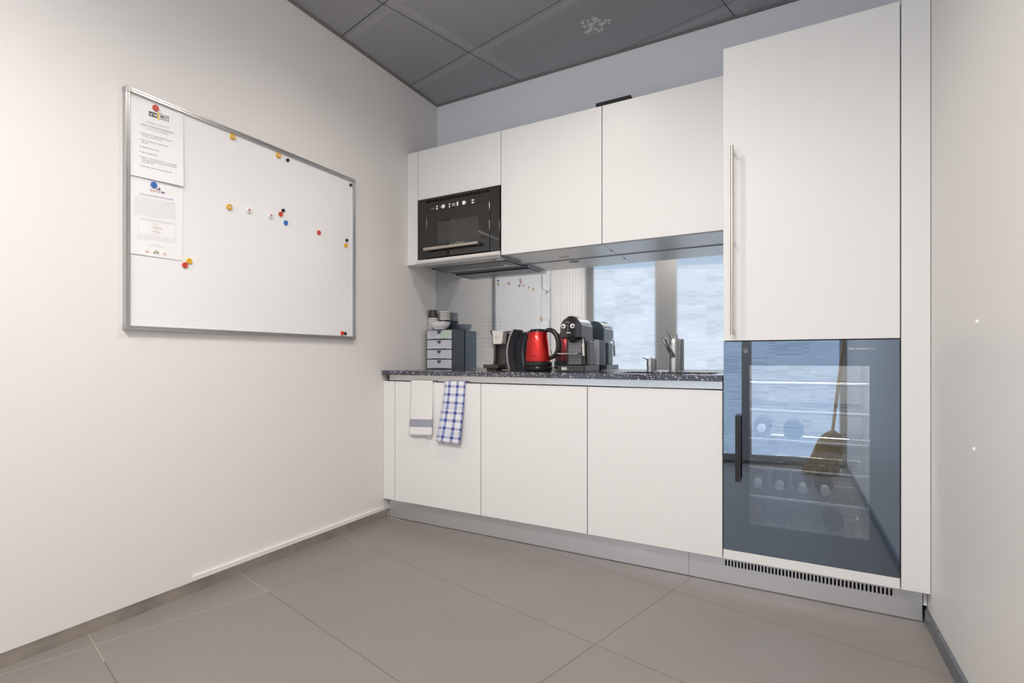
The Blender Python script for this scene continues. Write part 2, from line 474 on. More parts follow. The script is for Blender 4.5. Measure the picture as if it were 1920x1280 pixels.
# ------------------------------------------------------------------ mesh helpers
class MB:
    def __init__(s):
        s.v = []; s.f = []; s.sm = []; s.uv = None
    def add(s, vs, fs, smooth=False):
        o = len(s.v)
        s.v += [tuple(p) for p in vs]
        for f in fs:
            s.f.append(tuple(i + o for i in f)); s.sm.append(smooth)
        return s
    def box(s, x0, x1, y0, y1, z0, z1, xf=None):
        vs = [(x, y, z) for x in (x0, x1) for y in (y0, y1) for z in (z0, z1)]
        if xf:
            vs = [xf(*p) for p in vs]
        return s.add(vs, [(0, 1, 3, 2), (4, 6, 7, 5), (0, 4, 5, 1), (2, 3, 7, 6), (0, 2, 6, 4), (1, 5, 7, 3)])
    def lathe(s, prof, c=(0, 0, 0), axis='z', n=40, smooth=True):
        vs = []
        for r, h in prof:
            r = max(r, 1e-5)
            for k in range(n):
                a = 2 * pi * k / n
                p = (r * cos(a), r * sin(a), h)
                if axis == 'y': p = (p[0], -p[2], p[1])        # height runs towards -y
                elif axis == 'x': p = (p[2], p[0], p[1])       # height runs towards +x
                vs.append((p[0] + c[0], p[1] + c[1], p[2] + c[2]))
        fs = []
        for i in range(len(prof) - 1):
            for k in range(n):
                fs.append((i * n + k, i * n + (k + 1) % n, (i + 1) * n + (k + 1) % n, (i + 1) * n + k))
        return s.add(vs, fs, smooth)
    def tube(s, pts, r, n=12, caps=True):
        pts = [Vector(p) for p in pts]
        rs = r if isinstance(r, (list, tuple)) else [r] * len(pts)
        vs = []; prev = None
        for i, p in enumerate(pts):
            t = (pts[min(i + 1, len(pts) - 1)] - pts[max(i - 1, 0)]).normalized()
            if prev is None:
                a = Vector((0, 0, 1)) if abs(t.z) < 0.9 else Vector((1, 0, 0))
                u = t.cross(a).normalized()
            else:
                u = (prev - t * prev.dot(t)).normalized()
            prev = u
            w_ = t.cross(u)
            for k in range(n):
                a = 2 * pi * k / n
                vs.append(p + (u * cos(a) + w_ * sin(a)) * rs[i])
        fs = [(i * n + k, i * n + (k + 1) % n, (i + 1) * n + (k + 1) % n, (i + 1) * n + k) for i in range(len(pts) - 1) for k in range(n)]
        s.add(vs, fs, True)
        if caps:
            o = len(s.v) - len(vs)
            s.f.append(tuple(o + k for k in reversed(range(n)))); s.sm.append(False)
            s.f.append(tuple(o + (len(pts) - 1) * n + k for k in range(n))); s.sm.append(False)
        return s
    def prism(s, poly, axis, a, b, smooth=False):
        """poly: 2D outline; axis 'x': (y,z) extruded in x; 'y': (x,z); 'z': (x,y)"""
        n = len(poly)
        def P(p, t):
            return {'x': (t, p[0], p[1]), 'y': (p[0], t, p[1]), 'z': (p[0], p[1], t)}[axis]
        vs = [P(p, a) for p in poly] + [P(p, b) for p in poly]
        s.add(vs, [(k, (k + 1) % n, n + (k + 1) % n, n + k) for k in range(n)], smooth)
        o = len(s.v) - 2 * n
        s.f.append(tuple(o + k for k in range(n))); s.sm.append(False)
        s.f.append(tuple(o + n + k for k in reversed(range(n)))); s.sm.append(False)
        return s
    def mesh(s, me, fn):
        return s.add([fn(*v.co) for v in me.vertices], [tuple(p.vertices) for p in me.polygons])
    def build(s, name, m, parent=None, origin=None, bevel=0.0, seg=2, solid=0.0, sub=0):
        o0 = Vector(origin) if origin else Vector((0, 0, 0))
        me = bpy.data.meshes.new(name)
        me.from_pydata([Vector(p) - o0 for p in s.v], [], s.f)
        for p, sm in zip(me.polygons, s.sm):
            p.use_smooth = sm
        bm = bmesh.new(); bm.from_mesh(me)
        bmesh.ops.recalc_face_normals(bm, faces=bm.faces)
        bm.to_mesh(me); bm.free()
        if s.uv:
            l = me.uv_layers.new(name='UVMap')
            for lp in me.loops:
                l.data[lp.index].uv = s.uv[lp.vertex_index]
        if any(s.sm): me.set_sharp_from_angle(angle=radians(32))
        me.materials.append(M[m] if isinstance(m, str) else m)
        o = bpy.data.objects.new(name, me)
        COL.objects.link(o)
        o.location = o0
        if parent:
            put(o, parent)
        if solid:
            md = o.modifiers.new('solid', 'SOLIDIFY'); md.thickness = solid; md.offset = 0
        if sub:
            md = o.modifiers.new('sub', 'SUBSURF'); md.levels = sub; md.render_levels = sub
        if bevel:
            md = o.modifiers.new('bevel', 'BEVEL'); md.width = bevel; md.segments = seg; md.limit_method = 'ANGLE'; md.angle_limit = radians(40)
            md.harden_normals = False
        return o

def world_of(o):
    mtx = Matrix.Translation(o.location) if o.rotation_euler[:] == (0, 0, 0) else Matrix.LocRotScale(o.location, o.rotation_euler, None)
    return (world_of(o.parent) @ o.matrix_parent_inverse @ mtx) if o.parent else mtx

def put(o, parent):
    o.parent = parent
    o.matrix_parent_inverse = world_of(parent).inverted()

def tag(o, label, cat, group=None, kind=None):
    o['label'] = label; o['category'] = cat
    if group: o['group'] = group
    if kind: o['kind'] = kind
    return o

def thing(name, label, cat, loc=(0, 0, 0), group=None):
    o = bpy.data.objects.new(name, None)
    o.empty_display_size = 0.05
    o.location = loc
    COL.objects.link(o)
    return tag(o, label, cat, group)

def struct(o, label=None, cat=None):
    o['kind'] = 'structure'
    if label: o['label'] = label
    if cat: o['category'] = cat
    return o

def dup(root, loc, label=None, rot=None):
    r = root.copy(); COL.objects.link(r); r.location = loc
    if rot is not None: r.rotation_euler = rot
    if label: r['label'] = label
    for ch in list(root.children):
        c = ch.copy(); COL.objects.link(c); c.parent = r
        for g in list(ch.children):
            d = g.copy(); COL.objects.link(d); d.parent = c
    return r

def box(name, m, x0, x1, y0, y1, z0, z1, parent=None, bevel=0.0, origin=None):
    if parent is None and origin is None:
        origin = ((x0 + x1) / 2, (y0 + y1) / 2, z0)
    return MB().box(x0, x1, y0, y1, z0, z1).build(name, m, parent, origin, bevel)

def text_mesh(body, size, align='CENTER', bold=0.0, shear=0.0, spacing=1.0):
    cu = bpy.data.curves.new('t', 'FONT')
    cu.body = body; cu.size = size; cu.align_x = align; cu.offset = bold; cu.shear = shear; cu.space_character = spacing
    cu.resolution_u = 2
    o = bpy.data.objects.new('t', cu); COL.objects.link(o)
    bpy.context.view_layer.update()
    me = bpy.data.meshes.new_from_object(o.evaluated_get(bpy.context.evaluated_depsgraph_get()))
    bpy.data.objects.remove(o); bpy.data.curves.remove(cu)
    return me

# ------------------------------------------------------------------ room shell
W = 2.576          # right wall
H = 2.7845         # ceiling height
WA = radians(-14.0)
W0 = Vector((0.0, -3.335))
WD = Vector((cos(WA), sin(WA))); WN = Vector((sin(WA), -cos(WA)))       # along the facade, out of the room
def win(s_, n_, z_):
    p = W0 + WD * s_ + WN * n_
    return (p.x, p.y, z_)

struct(MB().prism([(-0.2, 0.2), (W + 0.2, 0.2), (W + 0.2, -4.25), (-0.2, -3.55)], 'z', -0.1, 0.0).build('floor', 'floor'),
       'grey brown matt floor tiles with thin joints', 'floor')
struct(MB().prism([(-0.2, 0.2), (W + 0.2, 0.2), (W + 0.2, -4.25), (-0.2, -3.55)], 'z', H + 0.006, H + 0.06).build('ceiling', 'ceiling'),
       'dark grey perforated metal ceiling panels', 'ceiling')
lw = MB()
lw.box(-0.16, 0.0, -3.50, 0.0, 0.0535, H + 0.05)
lw.box(-0.16, -0.0105, -3.50, 0.0, 0.0, 0.0535)
struct(lw.build('wall_left', 'wall'), 'plain off white plaster wall behind the whiteboard', 'wall')
struct(MB().box(-0.16, W + 0.16, 0.0, 0.15, 0.0, H + 0.05).build('wall_back', 'wall_back'), 'off white wall behind the kitchen units', 'wall')
struct(MB().box(W, W + 0.16, -4.15, 0.0, 0.0, H + 0.05).build('wall_right', 'wall_right'), 'plain satin wall at right of the tall unit', 'wall')
struct(MB().box(-0.0105, -0.0085, -3.45, -0.552, 0.0, 0.0525).build('baseboard_left', 'steel_base'), 'dull stained steel skirting under the left wall', 'baseboard')
struct(MB().box(W - 0.011, W, -0.736, -0.556, 0.0, 0.053).build('baseboard_right', 'steel_dark', bevel=0.001), 'short steel skirting piece beside the plinth end', 'baseboard')
struct(MB().box(W - 0.011, W, -3.98, -0.744, 0.0, 0.053).build('baseboard_right', 'steel_dark', bevel=0.001), 'long steel skirting along the right wall', 'baseboard')
struct(MB().box(W - 0.007, W, -0.7438, -0.7362, 0.0, 0.05).build('baseboard_right', 'rust'), 'rusty brown joint between the steel skirting pieces', 'baseboard')
struct(MB().box(0.0, 0.018, -3.33, 0.0, H, H + 0.006).build('trim_1', 'trim'), 'grey ceiling edge angle on the left wall', 'trim')
struct(MB().box(0.018, W, -0.018, 0.0, H, H + 0.006).build('trim_2', 'trim'), 'grey ceiling edge angle on the back wall', 'trim')

# facade behind the camera: posts, rails and three filmed panes
LEN = 2.655
fr = MB()
xf = lambda a, b, c: win(a, b, c)
fr.box(-0.12, LEN + 0.12, 0.03, 0.16, 2.56, H + 0.05, xf)
fr.box(-0.12, LEN + 0.12, 0.03, 0.16, 0.0, 0.03, xf)
fr.box(-0.12, 0.05, 0.0, 0.16, 0.0, H + 0.05, xf)
fr.box(0.84, 1.00, 0.0, 0.16, 0.0, H + 0.05, xf)
fr.box(2.64, LEN + 0.12, 0.0, 0.16, 0.0, H + 0.05, xf)
struct(fr.build('wall_front', 'frame'), 'dark grey facade posts and rails behind the camera', 'wall')
for i, (a, b) in enumerate(((0.05, 0.84), (1.00, 1.845), (1.845, 2.64))):
    wm = MB()
    l, r = (0.045, 0.035) if i else (0.045, 0.035)
    wm.box(a, a + l, 0.0, 0.07, 0.03, 2.56, xf); wm.box(b - r, b, 0.0, 0.07, 0.03, 2.56, xf)
    wm.box(a + l, b - r, 0.0, 0.07, 0.03, 0.085, xf); wm.box(a + l, b - r, 0.0, 0.07, 2.50, 2.56, xf)
    wo = struct(wm.build('window_%d' % (i + 1), 'frame'), 'grey framed window with frosted striped film, number %s from the left wall' % ('one', 'two', 'three')[i], 'window')
    pm = MB().box(a + l, b - r, 0.03, 0.036, 0.085, 2.50)
    po = pm.build('pane', 'film')
    po.location = (W0.x, W0.y, 0); po.rotation_euler = (0, 0, WA)
    # local -y points into the room: mirror so that local y runs out of the room
    for vtx in po.data.vertices:
        vtx.co.y = -vtx.co.y
    po.data.flip_normals()
    put(po, wo)

# recessed ceiling downlights
dl = thing('ceiling_downlight', 'round recessed downlight in the ceiling nearer the kitchen units', 'ceiling light', (LAMP_SPOTS[0][0][0], LAMP_SPOTS[0][0][1], H + 0.006), 'recessed ceiling downlights')
cx, cy = LAMP_SPOTS[0][0]
MB().lathe([(0.075, 0.0), (0.098, 0.0), (0.098, -0.004), (0.075, -0.006), (0.075, 0.0)], (cx, cy, H + 0.006)).build('ring', 'alu', dl)
MB().lathe([(0.0, -0.001), (0.074, -0.001), (0.074, 0.0), (0.0, 0.0)], (cx, cy, H + 0.006)).build('lens', 'lens', dl)
dup(dl, (LAMP_SPOTS[1][0][0], LAMP_SPOTS[1][0][1], H + 0.006), 'round recessed downlight in the ceiling in front of the middle window')
dup(dl, (LAMP_SPOTS[2][0][0], LAMP_SPOTS[2][0][1], H + 0.006), 'round recessed downlight in the ceiling corner by the right wall')
la = MB()  # made-up housing that goes with the added fill light
t45 = radians(45)
def lam(a, b, c):                                     # a along the facade, b behind the lit face, c up the lit face
    dx, dy = cos(radians(-14)), sin(radians(-14))
    out = (b * sin(t45) * -1.0, b * cos(t45)); up = (c * cos(t45), c * sin(t45))
    f = out[0] + up[0]; z = out[1] + up[1]
    return (FILL_POS[0] + a * dx - f * dy, FILL_POS[1] + a * dy + f * dx, FILL_POS[2] + z)
la.box(-1.02, 1.02, 0.006, 0.04, -0.07, 0.07, lam)
tag(la.build('added_fill_housing', 'alu', origin=FILL_POS), 'long slim housing of an added fill light above the windows', 'ceiling light')

# white cable trunking along the foot of the left wall
ct = MB().box(0.0, 0.012, -1.8565, -0.604, 0.0585, 0.079)
tag(ct.build('cable_trunking', 'cable', origin=(0, -1.23, 0.0585), bevel=0.001), 'white plastic cable trunking along the foot of the left wall', 'cable trunking')

# two wall plugs
for (y, z, lab) in ((-1.177, 1.0945, 'upper white wall plug in the right wall'), (-1.147, 0.7386, 'lower white wall plug in the right wall')):
    g = MB().lathe([(0.0, 0.0), (0.0030, 0.0), (0.0030, 0.004), (0.0016, 0.005), (0.0, 0.003)], (0, 0, 0), 'x', 14)
    g.v = [(W - p[0], y + p[1], z + p[2] * 2.0) for p in g.v]
    tag(g.build('wall_plug', 'cable', origin=(W, y, z)), lab, 'wall plug', 'wall plugs on the right wall')

# ------------------------------------------------------------------ whiteboard with papers and magnets
BY0, BY1, BZ0, BZ1 = -2.1376, -0.8775, 1.1012, 2.0185
wb = thing('whiteboard', 'large white magnetic board with aluminium frame on the left wall', 'whiteboard', (0, (BY0 + BY1) / 2, BZ0))
box('writing_surface', 'board', 0.004, 0.0125, BY0 + 0.006, BY1 - 0.006, BZ0 + 0.006, BZ1 - 0.006, wb)
FWID = 0.017
def rail(y0, y1, z0, z1):
    m = MB().box(0.0, 0.021, y0, y1, z0, z1)
    if y1 - y0 > z1 - z0:
        zc = (z0 + z1) / 2
        m.box(0.021, 0.0225, y0, y1, z0, zc - 0.0012); m.box(0.021, 0.0225, y0, y1, zc + 0.0012, z1)
    else:
        yc = (y0 + y1) / 2
        m.box(0.021, 0.0225, y0, yc - 0.0012, z0, z1); m.box(0.021, 0.0225, yc + 0.0012, y1, z0, z1)
    m.build('frame_rail', 'alu', wb, bevel=0.0008)
rail(BY0 + 0.02, BY1 - 0.02, BZ1 - FWID, BZ1)
rail(BY0 + 0.02, BY1 - 0.02, BZ0, BZ0 + FWID)
rail(BY0, BY0 + FWID, BZ0 + 0.02, BZ1 - 0.02)
rail(BY1 - FWID, BY1, BZ0 + 0.02, BZ1 - 0.02)
for yy, sy in ((BY0, 1), (BY1, -1)):
    for zz, sz in ((BZ0, 1), (BZ1, -1)):
        pts = [(0, 0.006), (0.0018, 0.0018), (0.006, 0), (0.022, 0), (0.022, FWID + .001), (FWID + .001, FWID + .001), (FWID + .001, 0.022), (0, 0.022)]
        MB().prism([(yy + sy * (p - 0.001), zz + sz * (q - 0.001)) for p, q in pts], 'x', 0.0, 0.0238).build('corner_cap', 'silver_paint', wb, bevel=0.0008)

def patch(c):
    """bilinear sheet from corner points TL, TR, BL, BR"""
    tl, tr, bl, br = [Vector(p) for p in c]
    def P(u, v, off=0.0):
        q = tl * (1 - u) * (1 - v) + tr * u * (1 - v) + bl * (1 - u) * v + br * u * v
        return (q.x + off, q.y, q.z)
    return P
def sheet(P, n=10):
    m = MB()
    vs = [P(i / n, j / n) for j in range(n + 1) for i in range(n + 1)]
    m.add(vs, [(j * (n + 1) + i, j * (n + 1) + i + 1, (j + 1) * (n + 1) + i + 1, (j + 1) * (n + 1) + i) for j in range(n) for i in range(n)], True)
    return m
def bar(m, P, u0, u1, v0, v1, off=0.0006):
    m.add([P(u0, v0, off), P(u1, v0, off), P(u1, v1, off), P(u0, v1, off)], [(0, 1, 2, 3)])
def greek(m, P, u0, u1, v, hgt, seed=0, off=0.0006):
    """a printed line too small to read: short word strokes"""
    r = random.Random(seed)
    u = u0
    while u < u1 - 0.01:
        wl = min(r.uniform(0.012, 0.055), u1 - u)
        e = u
        while e < u + wl - 0.003:
            k = r.uniform(0.5, 1.0)
            bar(m, P, e, min(e + r.uniform(0.003, 0.006), u + wl), v - hgt * k * 0.5, v + hgt * 0.5, off)
            e += 0.0075
        u += wl + 0.011
def write(m, P, me, u, v, wdt, hgt, off=0.0006, shear_v=0.0):
    """place a text mesh (unit size metres) on the sheet: wdt/hgt are the sheet size"""
    m.mesh(me, lambda x, y, z: P(u + x / wdt, v - y / hgt + shear_v * x, off))

P1 = patch([(0.0205, -2.1242, 1.979), (0.0150, -1.9070, 1.9985), (0.0160, -2.1223, 1.6880), (0.0225, -1.9095, 1.6994)])
n1 = thing('notice_sheet', 'upper printed sheet headed with a black and white box, under a red magnet', 'paper', (0.016, -2.016, 1.69), 'notices on the whiteboard')
sheet(P1).build('sheet', 'paper', n1)
m = MB()
# bordered heading: left half black, right half outlined
bar(m, P1, 0.345, 0.50, 0.105, 0.165)
for a in ((0.535, 0.715, 0.098, 0.104), (0.535, 0.715, 0.160, 0.166), (0.705, 0.715, 0.098, 0.166)):
    bar(m, P1, *a)
write(m, P1, text_mesh('PECT', 0.0125, bold=0.0004, shear=0.1), 0.622, 0.147, 0.21, 0.29, 0.0008)
m.build('printed_heading_box', 'ink', n1)
m = MB(); write(m, P1, text_mesh('LE RE', 0.0125, bold=0.0004, shear=0.1), 0.422, 0.151, 0.21, 0.29, 0.0012)
m.build('white_heading_letters', 'ink_white', n1)
m = MB(); bar(m, P1, 0.505, 0.532, 0.085, 0.185, 0.0012)
m.build('yellow_heading_bar', 'ink_yellow', n1)
m = MB()
write(m, P1, text_mesh('QUELQUES REGLES DE', 0.0068, spacing=1.35), 0.51, 0.262, 0.21, 0.29)
write(m, P1, text_mesh('« BON VIVRE EN HARMONIE »', 0.0082, spacing=1.25, bold=0.0001), 0.51, 0.312, 0.21, 0.29)
bar(m, P1, 0.21, 0.80, 0.319, 0.321)
write(m, P1, text_mesh('POUR LE PERSONNEL', 0.0066, spacing=1.35), 0.51, 0.352, 0.21, 0.29)
for k, (v, ends) in enumerate([(0.42, (0.78, 0.60)), (0.51, (0.72, 0.34)), (0.60, (0.54,)), (0.667, (0.50,)), (0.735, (0.86, 0.86, 0.44)), (0.85, (0.78,))]):
    bar(m, P1, 0.185, 0.20, v - 0.008, v + 0.004)
    for j, e in enumerate(ends):
        greek(m, P1, 0.225, e, v + 0.028 * j, 0.014, seed=k * 5 + j)
m.build('printed_text', 'ink_grey', n1)

P2 = patch([(0.0178, -2.1281, 1.6722), (0.0142, -1.9072, 1.6913), (0.0165, -2.1300, 1.3913), (0.0148, -1.9095, 1.3953)])
n2 = thing('notice_sheet', 'lower printed sheet with pale small text and a table, under a blue magnet', 'paper', (0.016, -2.016, 1.39), 'notices on the whiteboard')
sheet(P2).build('sheet', 'paper', n2)
m = MB(); write(m, P2, text_mesh('Britt', 0.0125), 0.44, 0.118, 0.21, 0.29)
m.build('red_logo_letters', 'ink_red', n2)
m = MB(); write(m, P2, text_mesh('ounet', 0.0125), 0.565, 0.118, 0.21, 0.29)
m.add([P2(0.50, 0.085, .0006), P2(0.56, 0.045, .0006), P2(0.575, 0.085, .0006)], [(0, 1, 2)])
m.add([P2(0.60, 0.09, .0006), P2(0.66, 0.105, .0006), P2(0.61, 0.125, .0006)], [(0, 1, 2)])
m.build('purple_logo_letters', 'ink_purple', n2)
m = MB(); greek(m, P2, 0.19, 0.82, 0.175, 0.018, 31); bar(m, P2, 0.19, 0.82, 0.187, 0.190)
m.build('lilac_title', 'ink_lilac', n2)
m = MB()
for k in range(11):
    greek(m, P2, 0.13, 0.86 if k != 10 else 0.62, 0.225 + 0.0235 * k, 0.009, 60 + k)
for a in ((0.19, 0.86, 0.505, 0.508), (0.19, 0.86, 0.72, 0.723), (0.19, 0.193, 0.505, 0.72), (0.857, 0.86, 0.505, 0.72), (0.42, 0.422, 0.54, 0.70)):
    bar(m, P2, *a)
greek(m, P2, 0.23, 0.78, 0.520, 0.009, 80)
for k in range(6):
    greek(m, P2, 0.445, 0.56, 0.555 + 0.026 * k, 0.008, 90 + k)
for k in range(3):
    greek(m, P2, 0.16, 0.88 if k < 2 else 0.3, 0.745 + 0.024 * k, 0.009, 100 + k)
greek(m, P2, 0.45, 0.56, 0.835, 0.009, 110); greek(m, P2, 0.37, 0.66, 0.855, 0.010, 111)
m.build('printed_text', 'ink_pale', n2)
m = MB()
for k in (2, 4):
    greek(m, P2, 0.445, 0.60, 0.555 + 0.026 * k, 0.010, 120 + k, 0.0009)
m.build('red_print', 'ink_red', n2)
for uc in (0.345, 0.66):
    m = MB()
    for a in (0.4, 1.9, 3.4, 5.2):
        m.add([P2(uc, 0.945, .0007), P2(uc + 0.035 * cos(a), 0.945 + 0.022 * sin(a), .0007), P2(uc + 0.035 * cos(a + .5), 0.945 + 0.022 * sin(a + .5), .0007)], [(0, 1, 2)])
    m.build('small_red_logo', 'ink_red', n2)
m = MB()
for a in (0.2, 2.4, 3.1, 4.4, 5.5):
    m.add([P2(0.505, 0.945, .0007), P2(0.505 + 0.05 * cos(a), 0.945 + 0.033 * sin(a), .0007), P2(0.505 + 0.05 * cos(a + .6), 0.945 + 0.033 * sin(a + .6), .0007)], [(0, 1, 2)])
m.build('green_logo', 'ink_green', n2)

def disc_profile(r, t):
    return [(0, 0), (r, 0), (r, t * 0.7), (r * 0.88, t), (r * 0.62, t), (r * 0.55, t * 0.86), (0, t * 0.86)]
def magnet_proto(name, m_, r, t, cross=None):
    pr = disc_profile(r, t)
    if cross:
        pr = [(0, 0), (r, 0), (r, t * 0.75), (r * 0.85, t), (r * 0.62, t), (r * 0.55, t * 0.72), (0, t * 0.72)]
    o = MB().lathe(pr, (0, 0, 0), 'x', 28).build(name, m_)
    if cross:
        k = MB()
        for a in (pi / 4, -pi / 4):
            L, Wd = r * 0.45, r * 0.13
            d = Vector((cos(a), sin(a))); e = Vector((-d.y, d.x))
            q = [d * L + e * Wd, -d * L + e * Wd, -d * L - e * Wd, d * L - e * Wd]
            k.prism([(p.x, p.y) for p in q], 'x', t * 0.72, t * 0.86)
        k.build('centre_cross', cross, o)
    return o
BX = 0.0125
protos = {
    'R': magnet_proto('board_magnet', 'mag_red', 0.0118, 0.0075), 'B': magnet_proto('board_magnet', 'mag_blue', 0.0118, 0.0075),
    'Y': magnet_proto('board_magnet', 'mag_yellow', 0.0118, 0.0075), 'K': magnet_proto('board_magnet', 'mag_black', 0.0085, 0.0085),
    'y': magnet_proto('board_magnet', 'mag_yellow', 0.0130, 0.010, 'mag_white'), 'w': magnet_proto('board_magnet', 'mag_white', 0.0120, 0.010, 'ink_red')}
used = set()
MAGS = [
    ('y', -1.6757, 1.9858, BX, 'yellow button magnet with white cross, at the top rail left of another'),
    ('y', -1.4203, 1.9842, BX, 'yellow button magnet with white cross, at the top rail beside a small black magnet'),
    ('K', -1.3625, 1.9789, BX, 'small black round magnet just under the top rail right of a yellow one'),
    ('K', -0.9100, 1.9790, BX, 'small black round magnet in the top right corner of the whiteboard'),
    ('y', -1.6920, 1.6672, BX, 'yellow button magnet with white cross, in the middle of the whiteboard'),
    ('w', -1.5901, 1.6755, BX, 'white button magnet with red cross, beside the middle yellow magnet'),
    ('w', -1.4665, 1.6788, BX, 'white button magnet with red cross, beside the red and black pair'),
    ('K', -1.3910, 1.7225, BX, 'small black round magnet touching the top of a red magnet'),
    ('R', -1.4056, 1.7010, BX, 'red round magnet touching a small black one mid board'),
    ('B', -1.3743, 1.6653, BX, 'blue round magnet alone on the bare board below a red one'),
    ('R', -1.1529, 1.6604, BX, 'red round magnet standing alone on the right half of the board'),
    ('K', -0.9416, 1.6589, BX, 'small black round magnet above a yellow one by the right rail'),
    ('Y', -0.9490, 1.6290, BX, 'plain yellow round magnet below a black one by the right rail'),
    ('R', -0.9779, 1.1340, BX, 'red round magnet in the bottom right corner of the whiteboard'),
    ('K', -0.9530, 1.1330, BX, 'small black round magnet in the bottom right corner of the whiteboard'),
    ('Y', -1.8805, 1.3976, BX, 'plain yellow round magnet below the lower notice, touching a red one'),
    ('R', -1.8992, 1.3782, BX, 'red round magnet below the lower notice, touching a yellow one'),
    ('R', -2.0236, 1.9760, 0.0188, 'red round magnet holding the upper notice sheet'),
    ('B', -2.0299, 1.6730, 0.0172, 'blue round magnet holding the lower notice sheet')]
for k, y, z, x, lab in MAGS:
    if k in used:
        o = dup(protos[k], (x, y, z))
    else:
        o = protos[k]; o.location = (x, y, z); used.add(k)
    tag(o, lab, 'magnet', 'round magnets on the whiteboard')

# ------------------------------------------------------------------ kitchen units
X0 = 0.0891
U = [X0 + 0.6 * i for i in range(5)]                 # unit joints
ZP, ZD, ZT = 0.1274, 0.8539, 2.3350
FY = -0.600                                           # front of the tall and base doors
UY, UB = -0.356, 1.6032                               # front and underside of the wall units
G = 0.0020
WALLP = 0.0015                                        # units stand this far off the walls

def carcass(x0, x1, y0, y1, z0, z1, t=0.018, top=False):
    m = MB()
    m.box(x0, x0 + t, y0, y1, z0, z1); m.box(x1 - t, x1, y0, y1, z0, z1)
    m.box(x0 + t, x1 - t, y0, y1, z0, z0 + t); m.box(x0 + t, x1 - t, y1 - 0.006, y1, z0 + t, z1)
    if top: m.box(x0 + t, x1 - t, y0, y1 - 0.006, z1 - t, z1)
    return m

# base units
bl = ['white base cabinet under the towels, next to the left wall', 'white base cabinet in the middle, above a black shadow gap line', 'white base cabinet under the sink beside the wine fridge']
for i in range(3):
    r = thing('base_cabinet', bl[i], 'cabinet', ((U[i] + U[i + 1]) / 2, -0.3, ZP), 'white base cabinets')
    carcass(U[i] + 0.001, U[i + 1] - 0.001, -0.578, -0.03, ZP + 0.001, 0.853).build('carcass', 'white_edge', r)
    box('door', 'white', U[i] + G, U[i + 1] - G, FY, FY + 0.019, ZP, ZD, r, bevel=0.0012)
    if i == 1:
        box('gap_shade_strip', 'black_matt', U[1] + 0.01, U[2] + 0.03, -0.577, -0.548, ZP - 0.0042, ZP - 0.0006, r)  # black strip stands in for the dark shadow gap under this door
tag(box('filler_panel', 'white', WALLP, X0 - G, FY, FY + 0.019, ZP, ZD, bevel=0.0012), 'narrow white filler panel between left wall and base cabinets', 'panel', 'white filler panels')
tag(box('steel_rail', 'steel', 0.030, U[3] - 0.003, -0.577, -0.566, 0.858, 0.8930, bevel=0.0008), 'brushed steel rail between worktop and base cabinet doors', 'rail')

# plinth, two lengths, vent slots cut in the right one
tag(box('plinth', 'steel_plinth', 0.004, 1.7445, -0.545, -0.532, 0.003, 0.1222, bevel=0.0006), 'long brushed steel plinth under the base cabinets', 'plinth', 'steel plinths')
pl = MB()
x0, x1, s0, s1 = 1.7455, 2.560, 0.0770, 0.1055
pl.box(x0, x1, -0.545, -0.532, 0.003, s0); pl.box(x0, x1, -0.545, -0.532, s1, 0.1222)
NS, p0 = 46, 1.893
pitch = (2.478 - p0) / NS
pl.box(x0, p0, -0.545, -0.532, s0, s1)
for k in range(NS):
    a = p0 + k * pitch
    pl.box(a + 0.0066, (a + pitch) if k < NS - 1 else x1, -0.545, -0.532, s0, s1)
    for zz, sg in ((s0, 1), (s1, -1)):                 # rounded slot ends
        for xx, sx in ((a, 1), (a + 0.0066, -1)):
            pl.add([(xx, -0.545, zz), (xx + sx * 0.0026, -0.545, zz), (xx, -0.545, zz + sg * 0.0026)], [(0, 1, 2)])
tag(pl.build('plinth', 'steel_plinth', origin=(2.15, -0.54, 0.003)), 'steel plinth with a row of vent slots under the wine fridge', 'plinth', 'steel plinths')
tag(box('slot_dark_sheet', 'black_matt', 1.76, 2.55, -0.50, -0.49, 0.003, 0.12), 'black sheet standing in for the dark hollow behind the plinth vent slots', 'panel')  # black sheet supplies the darkness of the open space behind the slots
fl = MB()
for k in range(9):
    a = 0.012 + 0.011 * k + RND.uniform(-.003, .003); q = RND.uniform(0.002, 0.005)
    fl.lathe([(0, q * 0.9), (q * .7, q * .6), (q, 0)], (a, -0.551 - RND.uniform(0, 0.008), 0.0), 'z', 8)
tag(fl.build('mortar_crumbs', 'dirt', origin=(0.05, -0.55, 0)), 'pale filler crumbs on the floor in the plinth corner', 'crumbs', kind='stuff')

# worktop with sink cut-out
sx0, sx1, sy0, sy1 = 1.385, 1.835, -0.505, -0.135
wt = MB()
WZ0, WZ1, WY0, WX1 = 0.8935, 0.9200, -0.620, U[3] - 0.0015
NR = 8
hole = []
rc = 0.05
for cxx, cyy, a0 in ((sx0 + rc, sy0 + rc, pi), (sx1 - rc, sy0 + rc, 1.5 * pi), (sx1 - rc, sy1 - rc, 0), (sx0 + rc, sy1 - rc, pi / 2)):
    for k in range(NR + 1):
        a = a0 + (pi / 2) * k / NR
        hole.append((cxx + rc * cos(a), cyy + rc * sin(a)))
outer = [(WALLP, WY0), (WX1, WY0), (WX1, -WALLP), (WALLP, -WALLP)]
nh = len(hole); q = NR + 1
vs = [(*p, z) for z in (WZ0, WZ1) for p in outer + hole]
T = 4 + nh
fs = []
for lvl in (0, T):
    for c in range(4):                                   # corner fans
        for k in range(NR):
            fs.append((lvl + c, lvl + 4 + c * q + k, lvl + 4 + c * q + k + 1))
        fs.append((lvl + c, lvl + 4 + c * q + NR, lvl + 4 + ((c + 1) % 4) * q, lvl + (c + 1) % 4))
for c in range(4):
    fs.append((c, (c + 1) % 4, T + (c + 1) % 4, T + c))
